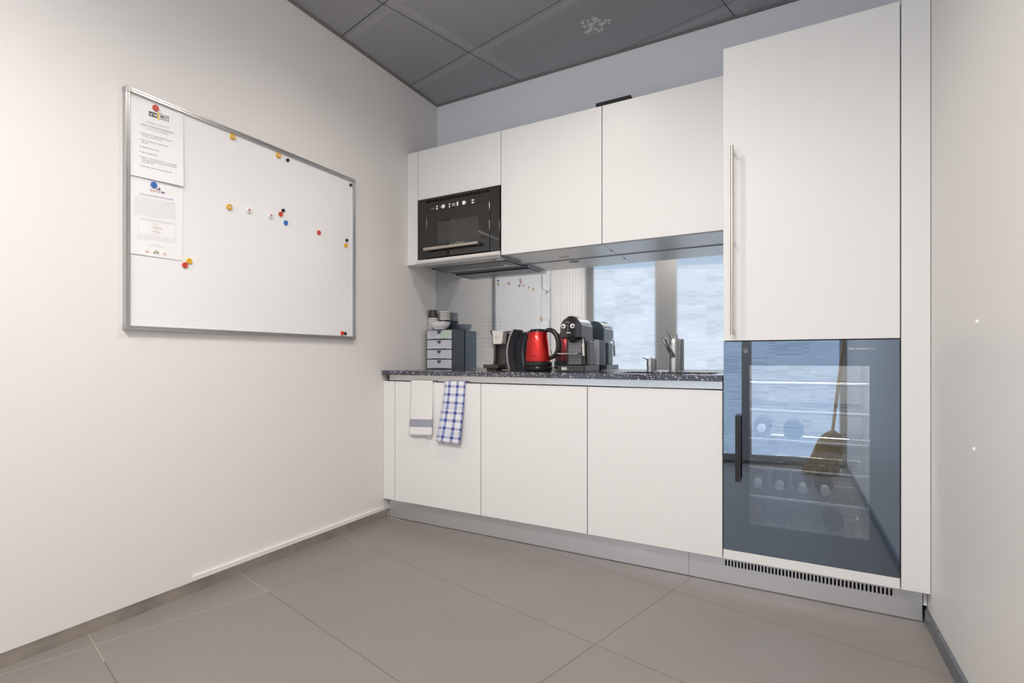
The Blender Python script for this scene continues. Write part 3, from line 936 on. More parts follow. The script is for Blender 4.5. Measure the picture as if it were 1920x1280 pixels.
for k in range(nh):
    fs.append((4 + k, 4 + (k + 1) % nh, T + 4 + (k + 1) % nh, T + 4 + k))
wt.add(vs, fs)
tag(wt.build('worktop', 'granite', origin=(0.95, -0.3, WZ0), bevel=0.0015), 'dark speckled stone worktop along the base cabinets', 'worktop')
# undermount sink
sk = thing('sink', 'stainless undermount sink basin set into the worktop', 'sink', (1.61, -0.32, 0.72))
b1 = MB()
def ring(off, z):
    cx_, cy_ = (sx0 + sx1) / 2, (sy0 + sy1) / 2
    return [(cx_ + (x - cx_) * off, cy_ + (y - cy_) * off, z) for x, y in hole]
rings = [ring(1.03, 0.8925), ring(0.985, 0.8925), ring(0.975, 0.88), ring(0.95, 0.745), ring(0.86, 0.725), ring(0.12, 0.720)]
for a, b in zip(rings, rings[1:]):
    b1.add(a + b, [(k, (k + 1) % nh, nh + (k + 1) % nh, nh + k) for k in range(nh)], True)
b1.build('basin', 'steel', sk)
MB().lathe([(0, 0.7165), (0.045, 0.7165), (0.045, 0.7215), (0.036, 0.7225), (0.03, 0.7185), (0, 0.7185)], (1.61, -0.32, 0)).build('drain', 'chrome', sk)

# backsplash: mirrored glass printed with a fine line drawing
bs = thing('backsplash', 'mirrored glass backsplash printed with fine architectural lines above the worktop', 'backsplash', (0.95, -0.006, 0.929))
box('glass_panel', 'splash', 0.003, U[3] - 0.002, -0.0110, -0.0015, 0.9290, 1.5960, bs)
ln = MB()
YL = -0.01135
def stroke(x0, z0, x1, z1, wd=0.0009):
    d = Vector((x1 - x0, z1 - z0)); l = d.length
    if l < 1e-6: return
    e = Vector((-d.y, d.x)) / l * wd / 2
    ln.add([(x0 + e.x, YL, z0 + e.y), (x0 - e.x, YL, z0 - e.y), (x1 - e.x, YL, z1 - e.y), (x1 + e.x, YL, z1 + e.y)], [(0, 1, 2, 3)])
R2 = random.Random(4)
stroke(0.13, 1.22, 0.55, 1.46); stroke(0.10, 1.30, 0.33, 1.52); stroke(0.12, 1.10, 0.60, 0.99); stroke(0.12, 1.05, 0.52, 0.945); stroke(0.12, 1.115, 0.50, 1.14)
for k in range(7):                                     # facade grid
    stroke(0.34 + 0.028 * k, 1.07, 0.34 + 0.028 * k, 1.27)
for k in range(8):
    stroke(0.34, 1.07 + 0.028 * k, 0.52, 1.07 + 0.028 * k)
for k in range(6):                                    # a street of simple blocks
    a = 0.62 + 0.088 * k; t = R2.uniform(1.10, 1.42); b = a + R2.uniform(0.04, 0.085)
    stroke(a, 0.935, a, t); stroke(a, t, b, t + R2.uniform(-0.02, 0.05)); stroke(b, 0.935, b, t)
    for j in range(3):
        stroke(a, 0.98 + 0.05 * j, b, 0.98 + 0.05 * j)
for k in range(9):
    stroke(0.93 + 0.019 * k, 0.94, 0.93 + 0.019 * k, 1.55)
for k in range(16):
    a = R2.uniform(0.1, 0.3); z = R2.uniform(1.0, 1.19)
    stroke(a, z, a + R2.uniform(0.05, 0.12), z + R2.uniform(-0.012, 0.012)); stroke(a, z, a, z - 0.04)
ln.build('line_drawing', 'ink_line', bs)
tag(box('splash_strip', 'steel', 0.003, U[3] - 0.002, -0.013, -0.0005, 0.9204, 0.9286), 'thin steel strip at the foot of the backsplash', 'strip')

# wall units
wl = ['white wall cabinet flap above the black microwave', 'white wall cabinet between the microwave and the next wall cabinet', 'white wall cabinet beside the tall unit']
ZF = 2.0175
for i in range(3):
    z0 = ZF if i == 0 else UB
    x1 = U[i + 1] if i < 2 else U[3]
    r = thing('wall_cabinet', wl[i], 'cabinet', ((U[i] + x1) / 2, -0.17, z0), 'white wall cabinets')
    box('carcass', 'white_edge', U[i] + 0.001, x1 - 0.001, UY + 0.0205, -WALLP, z0 + (0.004 if i else 0.002), ZT - 0.001, r)
    box('door', 'white', U[i] + G, x1 - G, UY, UY + 0.019, z0, ZT, r, bevel=0.0012)
    if i:
        box('bottom_panel', 'panel_grey', U[i] + 0.001, x1 - 0.001, UY + 0.021, -0.0125, UB - 0.003, UB + 0.0035, r)
tag(box('filler_panel', 'white', WALLP, X0 - G, UY, -WALLP, UB, ZT, bevel=0.0012), 'narrow white filler panel between left wall and wall cabinets', 'panel', 'white filler panels')
lg = 'round spotlights under the wall cabinets'
sl = None
for (x, y, lab) in ((0.9857, -0.1013, 'small round steel spotlight under the middle wall cabinet'), (1.5919, -0.1139, 'small round steel spotlight under the wall cabinet by the tall unit')):
    if sl is None:
        sl = thing('cabinet_spotlight', lab, 'spotlight', (x, y, UB - 0.003), lg)
        MB().lathe([(0, 0), (0.030, 0), (0.030, -0.003), (0.025, -0.005), (0.021, -0.0045), (0, -0.0045)], (x, y, UB - 0.003)).build('housing', 'pearl', sl)
        MB().lathe([(0, -0.0046), (0.0195, -0.0046), (0.018, -0.0056), (0, -0.006)], (x, y, UB - 0.003)).build('lens', 'pearl', sl)
    else:
        dup(sl, (x, y, UB - 0.003), lab)
tag(MB().lathe([(0, 0), (0.008, 0), (0.007, -0.002), (0, -0.002)], (1.2816, -0.1538, UB - 0.003), n=16).build('light_switch', 'dark_grey', origin=(1.2816, -0.1538, UB - 0.005)), 'tiny round dark switch under the wall cabinets between the spotlights', 'switch')
bb = MB().box(1.223, 1.4125, -0.25, -0.15, ZT, ZT + 0.072)
tag(bb.build('black_box', 'black_matt', origin=(1.32, -0.2, ZT), bevel=0.002), 'flat black box lying on top of the wall cabinets', 'box')

# microwave
mw = thing('microwave', 'black built-in microwave oven under the cabinet flap', 'microwave', ((U[0] + U[1]) / 2, -0.2, 1.628))
mx0, mx1, mz0, mz1 = U[0] + 0.004, U[1] - 0.004, 1.629, 2.0145
MY = -0.366
box('body', 'black', mx0 + 0.01, mx1 - 0.01, -0.335, -0.02, mz0 + 0.004, mz1 - 0.004, mw)
fm = MB()
dx0, dx1, dz0, dz1 = 0.1665, 0.6205, 1.6335, 1.928
fm.box(mx0, dx0 - 0.002, MY, -0.336, mz0, mz1); fm.box(dx1 + 0.002, mx1, MY, -0.336, mz0, mz1)
fm.box(dx0 - 0.002, dx1 + 0.002, MY, -0.336, dz1 + 0.002, 1.985)
fm.box(dx0 - 0.002, dx1 + 0.002, MY, -0.336, 2.001, mz1); fm.box(dx0 - 0.002, dx1 + 0.002, -0.345, -0.336, 1.985, 2.001)
for k in range(24):
    a = dx0 + 0.006 + k * 0.0187
    fm.box(a + 0.009, a + 0.0187, MY, -0.345, 1.985, 2.001)
fm.build('front_frame', 'black_gloss', mw, bevel=0.0008)
dr = box('door', 'black_gloss', dx0, dx1, MY - 0.004, -0.336, dz0, dz1, mw, bevel=0.001)
box('window', 'gun', 0.248, 0.545, MY - 0.0046, MY - 0.0041, 1.713, 1.852, dr)
hd = MB().tube([(dx0 + 0.002, MY - 0.038, 1.684), (0.562, MY - 0.038, 1.684)], 0.0105, 16)
hd.build('handle', 'nickel', dr)
for a in (0.205, 0.555):
    MB().box(a - 0.016, a + 0.012, MY - 0.036, MY - 0.0035, 1.672, 1.690).build('handle_bracket', 'black', dr, bevel=0.002)
gl = MB()
R3 = random.Random(5)
gl.tube([(0.353, MY - 0.0048, 1.703), (0.362, MY - 0.0048, 1.712), (0.372, MY - 0.0048, 1.705)], 0.0012, 6)
for k in range(8):
    a = 0.377 + 0.0085 * k; hh = 0.010 if k in (1, 3, 6) else 0.006
    gl.box(a, a + 0.0055, MY - 0.0047, MY - 0.0041, 1.702, 1.702 + hh)
gl.build('logo_lettering', 'silver_paint', dr)
def dot(x, z, r): MB().lathe([(0, 0.0), (r, 0.0), (r, 0.0012), (0, 0.0012)], (x, MY, z), 'y', 18).build('control_button', 'ink_white', mw)
for x, z, r in ((0.205, 1.944, .0022), (0.217, 1.944, .0022), (0.229, 1.944, .0022), (0.244, 1.9535, .0058), (0.244, 1.938, .0058), (0.274, 1.947, .003), (0.291, 1.947, .0128),
                (0.337, 1.9535, .0055), (0.337, 1.938, .0055), (0.441, 1.947, .0125), (0.455, 1.947, .003), (0.502, 1.9535, .0058), (0.502, 1.938, .0058), (0.514, 1.9535, .003), (0.514, 1.938, .003)):
    dot(x, z, r)
MB().box(0.389, 0.401, MY - 0.0012, MY, 1.936, 1.960).build('control_button', 'ink_white', mw, bevel=0.0004)
box('display', 'silver_paint', 0.356, 0.380, MY - 0.001, MY, 1.938, 1.956, mw)
MB().box(0.354, 0.381, MY - 0.0008, MY, 1.936, 1.958).build('display_surround', 'gun', mw)

# extractor hood under the microwave
ho = thing('extractor_hood', 'slim extractor hood with pale front bar below the microwave', 'extractor hood', (0.39, -0.2, 1.58))
hb = MB().box(0.094, 0.686, -0.36, -0.06, 1.590, 1.6255)
hb.build('housing', 'panel_grey', ho, bevel=0.002)
fb = MB()
prof = [(-0.362, 1.5985), (-0.372, 1.5985), (-0.380, 1.6045), (-0.383, 1.613), (-0.379, 1.622), (-0.370, 1.626), (-0.362, 1.626)]
fb.prism(prof, 'x', 0.093, 0.152); fb.prism(prof, 'x', 0.1525, 0.6295); fb.prism(prof, 'x', 0.630, 0.689)
fb.build('front_bar', 'pearl', ho)
gp = MB().box(0.100, 0.692, -0.358, -0.205, 1.5855, 1.5895)
gp.build('glass_visor', 'visor', ho, bevel=0.001)
ff = MB().box(0.150, 0.660, -0.262, -0.118, 1.5815, 1.5852)
ff.build('grease_filter', 'filter', ho, bevel=0.001)
fe = MB().box(0.128, 0.690, -0.114, -0.070, 1.5785, 1.5898).box(0.128, 0.149, -0.262, -0.114, 1.5785, 1.5898).box(0.661, 0.690, -0.262, -0.114, 1.5785, 1.5898)
fe.build('filter_frame', 'dark_grey', ho, bevel=0.001)
MB().tube([(0.150, -0.1165, 1.5805), (0.660, -0.1165, 1.5805)], 0.0022, 8).build('filter_rod', 'chrome', ho)
MB().lathe([(0, 0), (0.012, 0), (0.010, -0.004), (0, -0.003)], (0.620, -0.150, 1.5815), n=18).build('hood_button', 'chrome', ho)

# tall unit
tx0, tx1 = U[3], U[4]
ZTD = 1.0698; ZG = 0.1684
tc_ = thing('tall_cabinet', 'tall white cabinet with a long steel bar handle above the wine fridge', 'cabinet', ((tx0 + tx1) / 2, -0.3, ZTD))
carcass(tx0 + 0.001, tx1 - 0.001, -0.578, -WALLP, ZTD - 0.001, ZT - 0.001, top=True).build('carcass', 'white_edge', tc_)
td = box('door', 'white', tx0 + G, tx1 - G, FY, FY + 0.019, ZTD, ZT, tc_, bevel=0.0012)
hx, hy = 1.9275, -0.636
MB().tube([(hx, hy, 1.094), (hx, hy, 1.898)], 0.0068, 16).build('handle', 'nickel', td)
for z in (1.872, 1.492, 1.112):
    MB().tube([(hx, hy, z), (hx, FY - 0.0003, z)], 0.0062, 12).build('handle_post', 'nickel', td)
tag(MB().box(tx1 + G, W - WALLP, FY, FY + 0.06, ZP, ZT).box(2.5632, W - WALLP, FY + 0.059, FY + 0.30, 0.062, ZP + 0.05).build('filler_panel', 'white', origin=(2.533, FY, ZP), bevel=0.0012), 'tall white filler panel between the tall unit and right wall', 'panel', 'white filler panels')

# wine fridge in the tall unit
wf = thing('wine_fridge', 'built-in wine fridge with smoked blue glass door below the tall cabinet', 'wine fridge', ((tx0 + tx1) / 2, -0.3, ZP))
box('kick_panel', 'white', tx0 + G, tx1 - G, FY, FY + 0.019, ZP, ZG - 0.0015, wf, bevel=0.001)
hg = MB()
hg.box(tx0 + 0.001, tx0 + 0.019, -0.578, -WALLP, ZP + 0.001, ZTD - 0.003); hg.box(tx1 - 0.019, tx1 - 0.001, -0.578, -WALLP, ZP + 0.001, ZTD - 0.003)
hg.box(tx0 + 0.019, tx1 - 0.019, -0.578, -WALLP, ZP + 0.001, ZP + 0.019)
hg.build('housing', 'white_edge', wf)
fx0, fx1, fz0, fz1 = tx0 + 0.022, tx1 - 0.022, ZG + 0.004, ZTD - 0.006
ca = MB()
ca.box(fx0, fx0 + 0.05, -0.570, -0.03, fz0, fz1); ca.box(fx1 - 0.05, fx1, -0.570, -0.03, fz0, fz1)
ca.box(fx0 + 0.05, fx1 - 0.05, -0.570, -0.03, fz0, fz0 + 0.07); ca.box(fx0 + 0.05, fx1 - 0.05, -0.570, -0.03, fz1 - 0.045, fz1)
ca.box(fx0 + 0.05, fx1 - 0.05, -0.08, -0.03, fz0 + 0.07, fz1 - 0.045)
ca.build('cavity', 'fridge_in', wf)
led = MB()
led.box(fx0 + 0.08, fx1 - 0.08, -0.569, -0.556, fz1 - 0.050, fz1 - 0.0455)
led.build('led_strip', 'led', wf)
wx0, wx1, wz0, wz1 = 1.990, 2.397, 0.292, 0.964
bo = MB()
gx0, gx1, gz0, gz1 = tx0 + 0.003, tx1 - 0.003, ZG, ZTD - 0.0045
GY0, GY1 = -0.600, -0.574
bo.box(gx0, wx0, GY0, GY1, gz0, gz1); bo.box(wx1, gx1, GY0, GY1, gz0, gz1)
bo.box(wx0, wx1, GY0, GY1, gz0, wz0); bo.box(wx0, wx1, GY0, GY1, wz1, gz1)
dg = bo.build('glass_door', 'smoke_border', wf)
box('pane', 'smoke_pane', wx0, wx1, GY0, GY0 + 0.0004, wz0, wz1, dg)
fh = MB().box(1.9400, 1.9605, -0.646, -0.634, 0.474, 0.753)
fh.box(1.9400, 1.9605, -0.634, -0.6005, 0.7475, 0.753).box(1.9400, 1.9605, -0.634, -0.6005, 0.474, 0.4795)
fh.build('door_handle', 'black', dg, bevel=0.0012)
lt = MB()
for k in range(22):
    if k in (5, 17, 20): continue
    a = 2.330 + 0.0039 * k
    lt.box(a, a + 0.0028, -0.6006, -0.6001, 1.0285, 1.0285 + (0.006 if k < 4 else 0.0048))
lt.build('door_lettering', 'ink_pale', dg)
lo = MB()
pts = [(-0.007, 0.012), (-0.006, 0.001), (0.0, -0.006), (0.006, 0.001), (0.007, 0.012), (0.0, 0.009), (-0.007, 0.012)]
lo.tube([(1.9765 + a, -0.6006, 1.022 + b) for a, b in pts], 0.0008, 6)
lo.tube([(1.9765 + 0.004 * cos(t), -0.6006, 1.023 + 0.003 * sin(t)) for t in [k * pi / 5 for k in range(11)]], 0.0007, 6)
lo.build('door_emblem', 'ink_pale', dg)
shelf_z = [0.892, 0.772, 0.648, 0.526, 0.402, 0.281]
for i, z in enumerate(shelf_z):
    s = MB()
    a, b = fx0 + 0.052, fx1 - 0.052
    for k in range(12):
        xx = a + 0.02 + (b - a - 0.04) * k / 11
        s.tube([(xx, -0.52, z - 0.004), (xx, -0.10, z - 0.004)], 0.0022, 6)
    s.tube([(a, -0.52, z - 0.008), (b, -0.52, z - 0.008)], 0.003, 6); s.tube([(a, -0.30, z - 0.008), (b, -0.30, z - 0.008)], 0.003, 6); s.tube([(a, -0.11, z - 0.008), (b, -0.11, z - 0.008)], 0.003, 6)
    sh = s.build('shelf', 'chrome', wf)
    if i == 2:
        box('shelf_front', 'wood_trim', a, b, -0.5445, -0.528, z - 0.034, z - 0.0080, sh, bevel=0.002)
    box('shelf_trim', 'foil_white', a, b, -0.5455, -0.5385, z - 0.007, z + 0.003, sh, bevel=0.0015)

# wine bottles lying in the fridge (built once with the neck to the front, then copied)
def bottle(cap, label):
    r = thing('wine_bottle', label, 'bottle', (0, 0, 0), 'wine bottles lying in the fridge')
    MB().lathe([(0, 0), (0.034, 0), (0.037, 0.006), (0.037, 0.18), (0.033, 0.205), (0.016, 0.235), (0.0145, 0.25)], (0, 0, 0), 'y', 28).build('glass_body', 'bottle_dark', r)
    MB().lathe([(0.0152, 0.245), (0.0155, 0.30), (0.017, 0.302), (0.017, 0.318), (0.015, 0.321), (0, 0.321)], (0, 0, 0), 'y', 24).build('cap_foil', cap, r)
    return r
bz = lambda z: z + 0.0372
b0 = bottle('foil_white', 'leftmost white capped wine bottle in the lower row of the fridge')
b0.location = (2.0155, -0.165, bz(0.402))
ordn = ['second', 'third', 'fourth']
for i, x in enumerate((2.0985, 2.182, 2.2625)):
    dup(b0, (x, -0.165, bz(0.402)), '%s white capped wine bottle from the left in the lower fridge row' % ordn[i])
b1_ = bottle('foil_red', 'red capped wine bottle on the lowest fridge shelf')
b1_.location = (2.0155, -0.165, bz(0.281))
dup(b0, (2.2905, -0.485, bz(0.281)), 'dark wine bottle lying base forward on the lowest fridge shelf', (0, 0, pi))
dup(b0, (2.150, -0.485, bz(0.648)), 'dark wine bottle lying base forward on the wooden fronted shelf', (0, 0, pi))
dup(b0, (2.030, -0.165, bz(0.648)), 'white capped wine bottle on the wooden fronted shelf')

# ------------------------------------------------------------------ towels over the base cabinet door
def towel(name, label, m_, top, bot, front_y, flare, back_len, wave, fold=None):
    """cloth laid over the door edge: profile runs up behind the door, over the edge and down the front"""
    nu, prof = 16, []
    zt = ZD + 0.0035
    for k in range(6):
        prof.append((FY + 0.0245, zt - back_len * (1 - k / 5), -1))
    for k in range(1, 7):
        a = pi * k / 7
        prof.append((FY + 0.0095 + 0.0150 * cos(a), zt + 0.003 + 0.0045 * sin(a), -1))
    nz = 26
    for k in range(nz + 1):
        t = k / nz
        prof.append((FY - 0.0062 - flare * t ** 1.5, None, t))
    m = MB(); uv = []
    for y, z, t in prof:
        for i in range(nu + 1):
            u = i / nu
            tt = max(t, 0)
            xl = top[0] + (bot[0] - top[0]) * tt ** 1.4; xr = top[1] + (bot[1] - top[1]) * tt ** 1.4
            zz = z if z is not None else zt + 0.001 - tt * (zt - (bot[2] + (bot[3] - bot[2]) * u))
            wv = wave * tt * (sin(u * 7.0 + 1.0) * 0.6 + sin(u * 13 + tt * 3) * 0.4)
            yy = y - max(0, abs(wv)) if t >= 0 else y
            if fold and t >= 0 and u > fold: yy += 0.0035 * min(1, tt * 6)
            m.v.append((xl + (xr - xl) * u, yy, zz)); uv.append((u, tt))
    n = nu + 1
    for j in range(len(prof) - 1):
        for i in range(nu):
            m.f.append((j * n + i, j * n + i + 1, (j + 1) * n + i + 1, (j + 1) * n + i)); m.sm.append(True)
    # second layer of the folded cloth, just behind the front one
    o = len(m.v)
    for k in range(nz + 1):
        t = k / nz
        for i in range(nu + 1):
            u = i / nu
            xl = top[0] + (bot[0] - top[0]) * t ** 1.4 + 0.010 + 0.006 * sin(t * 5); xr = top[1] + (bot[1] - top[1]) * t ** 1.4 - 0.012
            zz = zt - t * (zt - (bot[2] - 0.006 - 0.004 * sin(u * 9)))
            m.v.append((xl + (xr - xl) * u, FY - 0.0035 - flare * 0.45 * t ** 1.5, zz)); uv.append((u, t))
    for j in range(nz):
        for i in range(nu):
            m.f.append((o + j * n + i, o + j * n + i + 1, o + (j + 1) * n + i + 1, o + (j + 1) * n + i)); m.sm.append(True)
    m.uv = uv
    ob = m.build(name, m_, origin=((top[0] + top[1]) / 2, FY, bot[2]), solid=0.0018)
    return tag(ob, label, 'towel', 'kitchen towels over the cabinet door')
towel('kitchen_towel', 'off white towel with a grey blue band over the cabinet door', 'towel_white', (0.2165, 0.3735), (0.2200, 0.3790, 0.537, 0.546), FY, 0.020, 0.055, 0.003, fold=0.83)
towel('kitchen_towel', 'blue and white checked towel over the cabinet door', 'towel_check', (0.4560, 0.5930), (0.4130, 0.5740, 0.517, 0.514), FY, 0.026, 0.055, 0.006)

# ------------------------------------------------------------------ things on the worktop
ZW = WZ1 + 0.0002
# drawer tower
dt = thing('drawer_tower', 'small four drawer tower of frosted plastic in the worktop corner', 'drawer unit', (0.133, -0.1, ZW))
ax0, ax1, ay0, ay1 = 0.0285, 0.2365, -0.1735, -0.022
DZ = ZW + 0.002
hh = (1.186 - DZ) / 4
shl = MB()
shl.box(ax0, ax0 + 0.004, ay0, ay1, ZW, 1.187).box(ax1 - 0.004, ax1, ay0, ay1, ZW, 1.187).box(ax0 + 0.004, ax1 - 0.004, ay1 - 0.004, ay1, ZW, 1.187)
for k in range(5):
    z = ZW + (1.187 - ZW - 0.0035) * k / 4
    shl.box(ax0 + 0.004, ax1 - 0.004, ay0, ay1 - 0.004, z, z + 0.0035)
shl.build('shell', 'drawer_shell', dt)
for k in range(4):
    z0 = ZW + (1.187 - ZW - 0.0035) * k / 4 + 0.0045; z1 = ZW + (1.187 - ZW - 0.0035) * (k + 1) / 4 - 0.0012
    xa, xb = ax0 + 0.0055, ax1 - 0.0055
    d = MB()
    arch = [(xa + (xb - xa) * i / 12, z0 + 0.0045 * (1 - (abs(i - 6) / 6) ** 2) * 0.0 + (0.0035 if 3 <= i <= 9 else 0.0)) for i in range(13)]
    poly = arch + [(xb, z1), (xa, z1)]
    d.prism(poly, 'y', ay0 - 0.0015, ay0 + 0.003)
    d.box(xa, xa + 0.002, ay0 + 0.003, ay1 - 0.008, z0, z1 - 0.006).box(xb - 0.002, xb, ay0 + 0.003, ay1 - 0.008, z0, z1 - 0.006)
    d.box(xa + 0.002, xb - 0.002, ay0 + 0.003, ay1 - 0.008, z0, z0 + 0.002)
    do = d.build('drawer', 'frost', dt, bevel=0.0006)
    lip = MB().tube([(xa + (xb - xa) * i / 12, ay0 - 0.003 - 0.003 * sin(pi * i / 12), z0 + 0.006 + 0.004 * (abs(i - 6) / 6) ** 2 * 0) for i in range(13)], 0.0022, 8)
    lip.build('drawer_lip', 'foil_white' if k in (1, 2) else 'frost', do)
    MB().prism([(0.133 + 0.0155 * cos(a), z1 - 0.004 + 0.020 * sin(a)) for a in [pi + pi * i / 10 for i in range(11)]] , 'y', ay0 - 0.0045, ay0 - 0.0016).build('pull_tab', 'dark_grey', do, bevel=0.0006)
    if k == 3:
        box('sticker', 'cork', 0.155, 0.224, ay0 - 0.0019, ay0 - 0.0016, z0 + 0.008, z1 - 0.006, do)

# paper cups: card wall and rim, built once upright and once upturned
def cup_proto(upturned, h=0.064, k=1.0):
    r = thing('paper_cup', 'cup', 'cup', (0, 0, 0), 'upturned paper cups' if upturned else 'upright stacked paper cups')
    f = (lambda z: h - z) if upturned else (lambda z: z)
    e = h - 0.064
    MB().lathe([(0.0, f(0.004)), (0.0255 * k, f(0.004)), (0.0265 * k, f(0.0)), (0.0272 * k, f(0.0)), (0.0356 * k, f(0.055 + e)), (0.0340 * k, f(0.055 + e)), (0.0262 * k, f(0.005))], n=32).build('cup_wall', 'cup_black', r)
    MB().lathe([(0.0350 * k, f(0.0548 + e)), (0.0362 * k, f(0.0560 + e)), (0.0366 * k, f(0.0620 + e)), (0.0372 * k, f(0.0625 + e)), (0.0372 * k, f(h)), (0.0350 * k, f(h)), (0.0345 * k, f(0.0555 + e))], n=32).build('cup_rim', 'cup_white', r)
    return r
ZTOP = 1.1875
ordw = ['bottom', 'second', 'third', 'fourth', 'fifth', 'sixth', 'seventh', 'eighth']
cu = cup_proto(True)
for k in range(7):
    z = ZTOP + 0.0124 * k
    lab = ('black topmost cup of the upturned stack on the drawer tower' if k == 6 else
           '%s paper cup %sof the upturned stack on the drawer tower' % (ordw[k], '' if k == 0 else 'from the bottom '))
    if k == 0:
        cu.location = (0.0405, -0.112, z); cu['label'] = lab
    else:
        dup(cu, (0.0405, -0.112, z), lab)
cr = cup_proto(False, 0.080, 1.06)
for k in range(5):
    z = ZTOP + 0.0124 * k
    lab = ('white rimmed topmost cup of the upright stack behind the bowl' if k == 4 else
           '%s paper cup %sof the upright stack behind the bowl' % (ordw[k], '' if k == 0 else 'from the bottom '))
    if k == 0:
        cr.location = (0.1080, -0.0655, z); cr['label'] = lab
    else:
        dup(cr, (0.1080, -0.0655, z), lab)
bw = thing('bowl', 'small white porcelain bowl on top of the drawer tower', 'bowl', (0.134, -0.163, ZTOP))
MB().lathe([(0, 0.003), (0.034, 0.003), (0.036, 0.0), (0.039, 0.0), (0.041, 0.005), (0.053, 0.013), (0.063, 0.026), (0.0695, 0.041), (0.0735, 0.0485), (0.071, 0.050), (0.068, 0.048), (0.055, 0.025), (0.036, 0.010), (0, 0.008)], (0.134, -0.163, ZTOP), n=48).build('bowl_body', 'porcelain', bw)
lid_ = MB().lathe([(0, 0.0), (0.019, 0.002), (0.0195, 0.006), (0.012, 0.016), (0, 0.020)], (0, 0, 0), n=24)
lid_.v = [(0.128 + p[0], -0.175 + p[1], ZTOP + 0.038 + p[2]) for p in lid_.v]
tag(lid_.build('plastic_lid', 'porcelain', origin=(0.128, -0.175, ZTOP + 0.038)), 'round white lid lying in the bowl', 'lid')
cap_ = MB().lathe([(0, 0), (0.017, 0), (0.018, 0.010), (0.015, 0.020), (0.0, 0.020)], (0, 0, 0), n=24)
cap_.v = [(0.160 + p[0], -0.148 + p[1], ZTOP + 0.030 + p[2]) for p in cap_.v]
tag(cap_.build('coffee_capsule', 'black', origin=(0.160, -0.148, ZTOP + 0.030)), 'black capsule in the white bowl', 'capsule')
loop = MB().tube([(0.160 + 0.020 * cos(a), -0.172, ZTOP + 0.0445 + 0.011 * sin(a)) for a in [pi * k / 12 for k in range(13)]], 0.0012, 6)
tag(loop.build('wire_clip', 'porcelain', origin=(0.16, -0.172, ZTOP + 0.0445)), 'thin white loop sticking up from the bowl', 'clip')

# tea brewer with hourglass side shells
br = thing('tea_machine', 'mocha capsule tea machine with pearl head beside the red kettle', 'drinks machine', (0.61, -0.14, ZW))
def shell(name, m_, xs, y0, y1, th, side):
    m = MB()
    n = len(xs)
    vs = []
    for x, z in xs:
        vs += [(x, y0, z), (x + side * th, y0, z), (x + side * th, y1, z), (x, y1, z)]
    fs = []
    for j in range(n - 1):
        a = j * 4; b = a + 4
        for k in range(4):
            fs.append((a + k, a + (k + 1) % 4, b + (k + 1) % 4, b + k))
    m.add(vs, fs, True)
    m.f.append((0, 1, 2, 3)); m.sm.append(False); m.f.append(tuple((n - 1) * 4 + k for k in (3, 2, 1, 0))); m.sm.append(False)
    return m.build(name, m_, br)
def curve(pairs, n=18):
    out = []
    zs = [p[1] for p in pairs]
    for i in range(n + 1):
        z = zs[0] + (zs[-1] - zs[0]) * i / n
        for (xa, za), (xb, zb) in zip(pairs, pairs[1:]):
            if za <= z <= zb + 1e-9:
                t = (z - za) / (zb - za); t = t * t * (3 - 2 * t) if False else t
                out.append((xa + (xb - xa) * t, z)); break
    return out
Lx = curve([(0.548, ZW + 0.004), (0.556, 0.975), (0.560, 1.03), (0.557, 1.08), (0.546, 1.13), (0.529, 1.172)])
Rx = curve([(0.672, ZW + 0.004), (0.660, 0.975), (0.655, 1.03), (0.661, 1.08), (0.676, 1.13), (0.699, 1.172)])
shell('side_shell', 'mocha', Lx, -0.196, -0.06, 0.014, 1)
shell('side_shell', 'mocha', Rx, -0.196, -0.06, 0.012, -1)
shell('edge_band', 'silver_paint', [(x - 0.0012, z) for x, z in Lx], -0.199, -0.1965, 0.0035, 1)
shell('edge_band', 'silver_paint', [(x + 0.0005, z) for x, z in Rx], -0.201, -0.1965, 0.009, -1)
cc = MB().box(0.568, 0.650, -0.165, -0.07, ZW + 0.004, 1.148)
cc.build('column', 'mocha', br, bevel=0.003)
hd_ = MB()
hd_.prism([(0.566, 1.160), (0.566, 1.150), (0.572, 1.088), (0.578, 1.081), (0.626, 1.081), (0.632, 1.088), (0.640, 1.150), (0.640, 1.160)], 'y', -0.232, -0.172)
hd_.build('brew_head', 'pearl', br, bevel=0.003)
tp = MB().box(0.552, 0.664, -0.215, -0.075, 1.1605, 1.1660)
tp.build('top_lid', 'pearl', br, bevel=0.002)
sq = MB()
for k in range(20):
    pass
sqp = [(0.596 + 0.0085 * a, 1.121 + 0.0085 * b) for a, b in ((-1, -.6), (-.6, -1), (.6, -1), (1, -.6), (1, .6), (.6, 1), (-.6, 1), (-1, .6), (-1, -.6))]
sq.tube([(x, -0.2326, z) for x, z in sqp], 0.0009, 6)
sq.tube([(0.594, -0.2326, 1.117), (0.594, -0.2326, 1.125), (0.598, -0.2326, 1.125)], 0.0007, 6)
sq.build('logo_square', 'taupe', br)
tr = MB().box(0.520, 0.622, -0.265, -0.160, ZW + 0.012, ZW + 0.035)
tr.box(0.535, 0.605, -0.25, -0.17, ZW, ZW + 0.012)
tr.build('drip_tray', 'mocha', br, bevel=0.002)
tk = MB()
tkp = curve([(0.706, ZW + 0.004), (0.698, 0.975), (0.692, 1.04), (0.697, 1.09), (0.708, 1.13), (0.722, 1.160)])
n_ = len(tkp); vs_ = []
for x, z in tkp:
    vs_ += [(x - 0.030, -0.095, z), (x + 0.020, -0.095, z), (x + 0.020, -0.035, z), (x - 0.030, -0.035, z)]
fs_ = []
for j in range(n_ - 1):
    a = j * 4; b = a + 4
    fs_ += [(a + k, a + (k + 1) % 4, b + (k + 1) % 4, b + k) for k in range(4)]
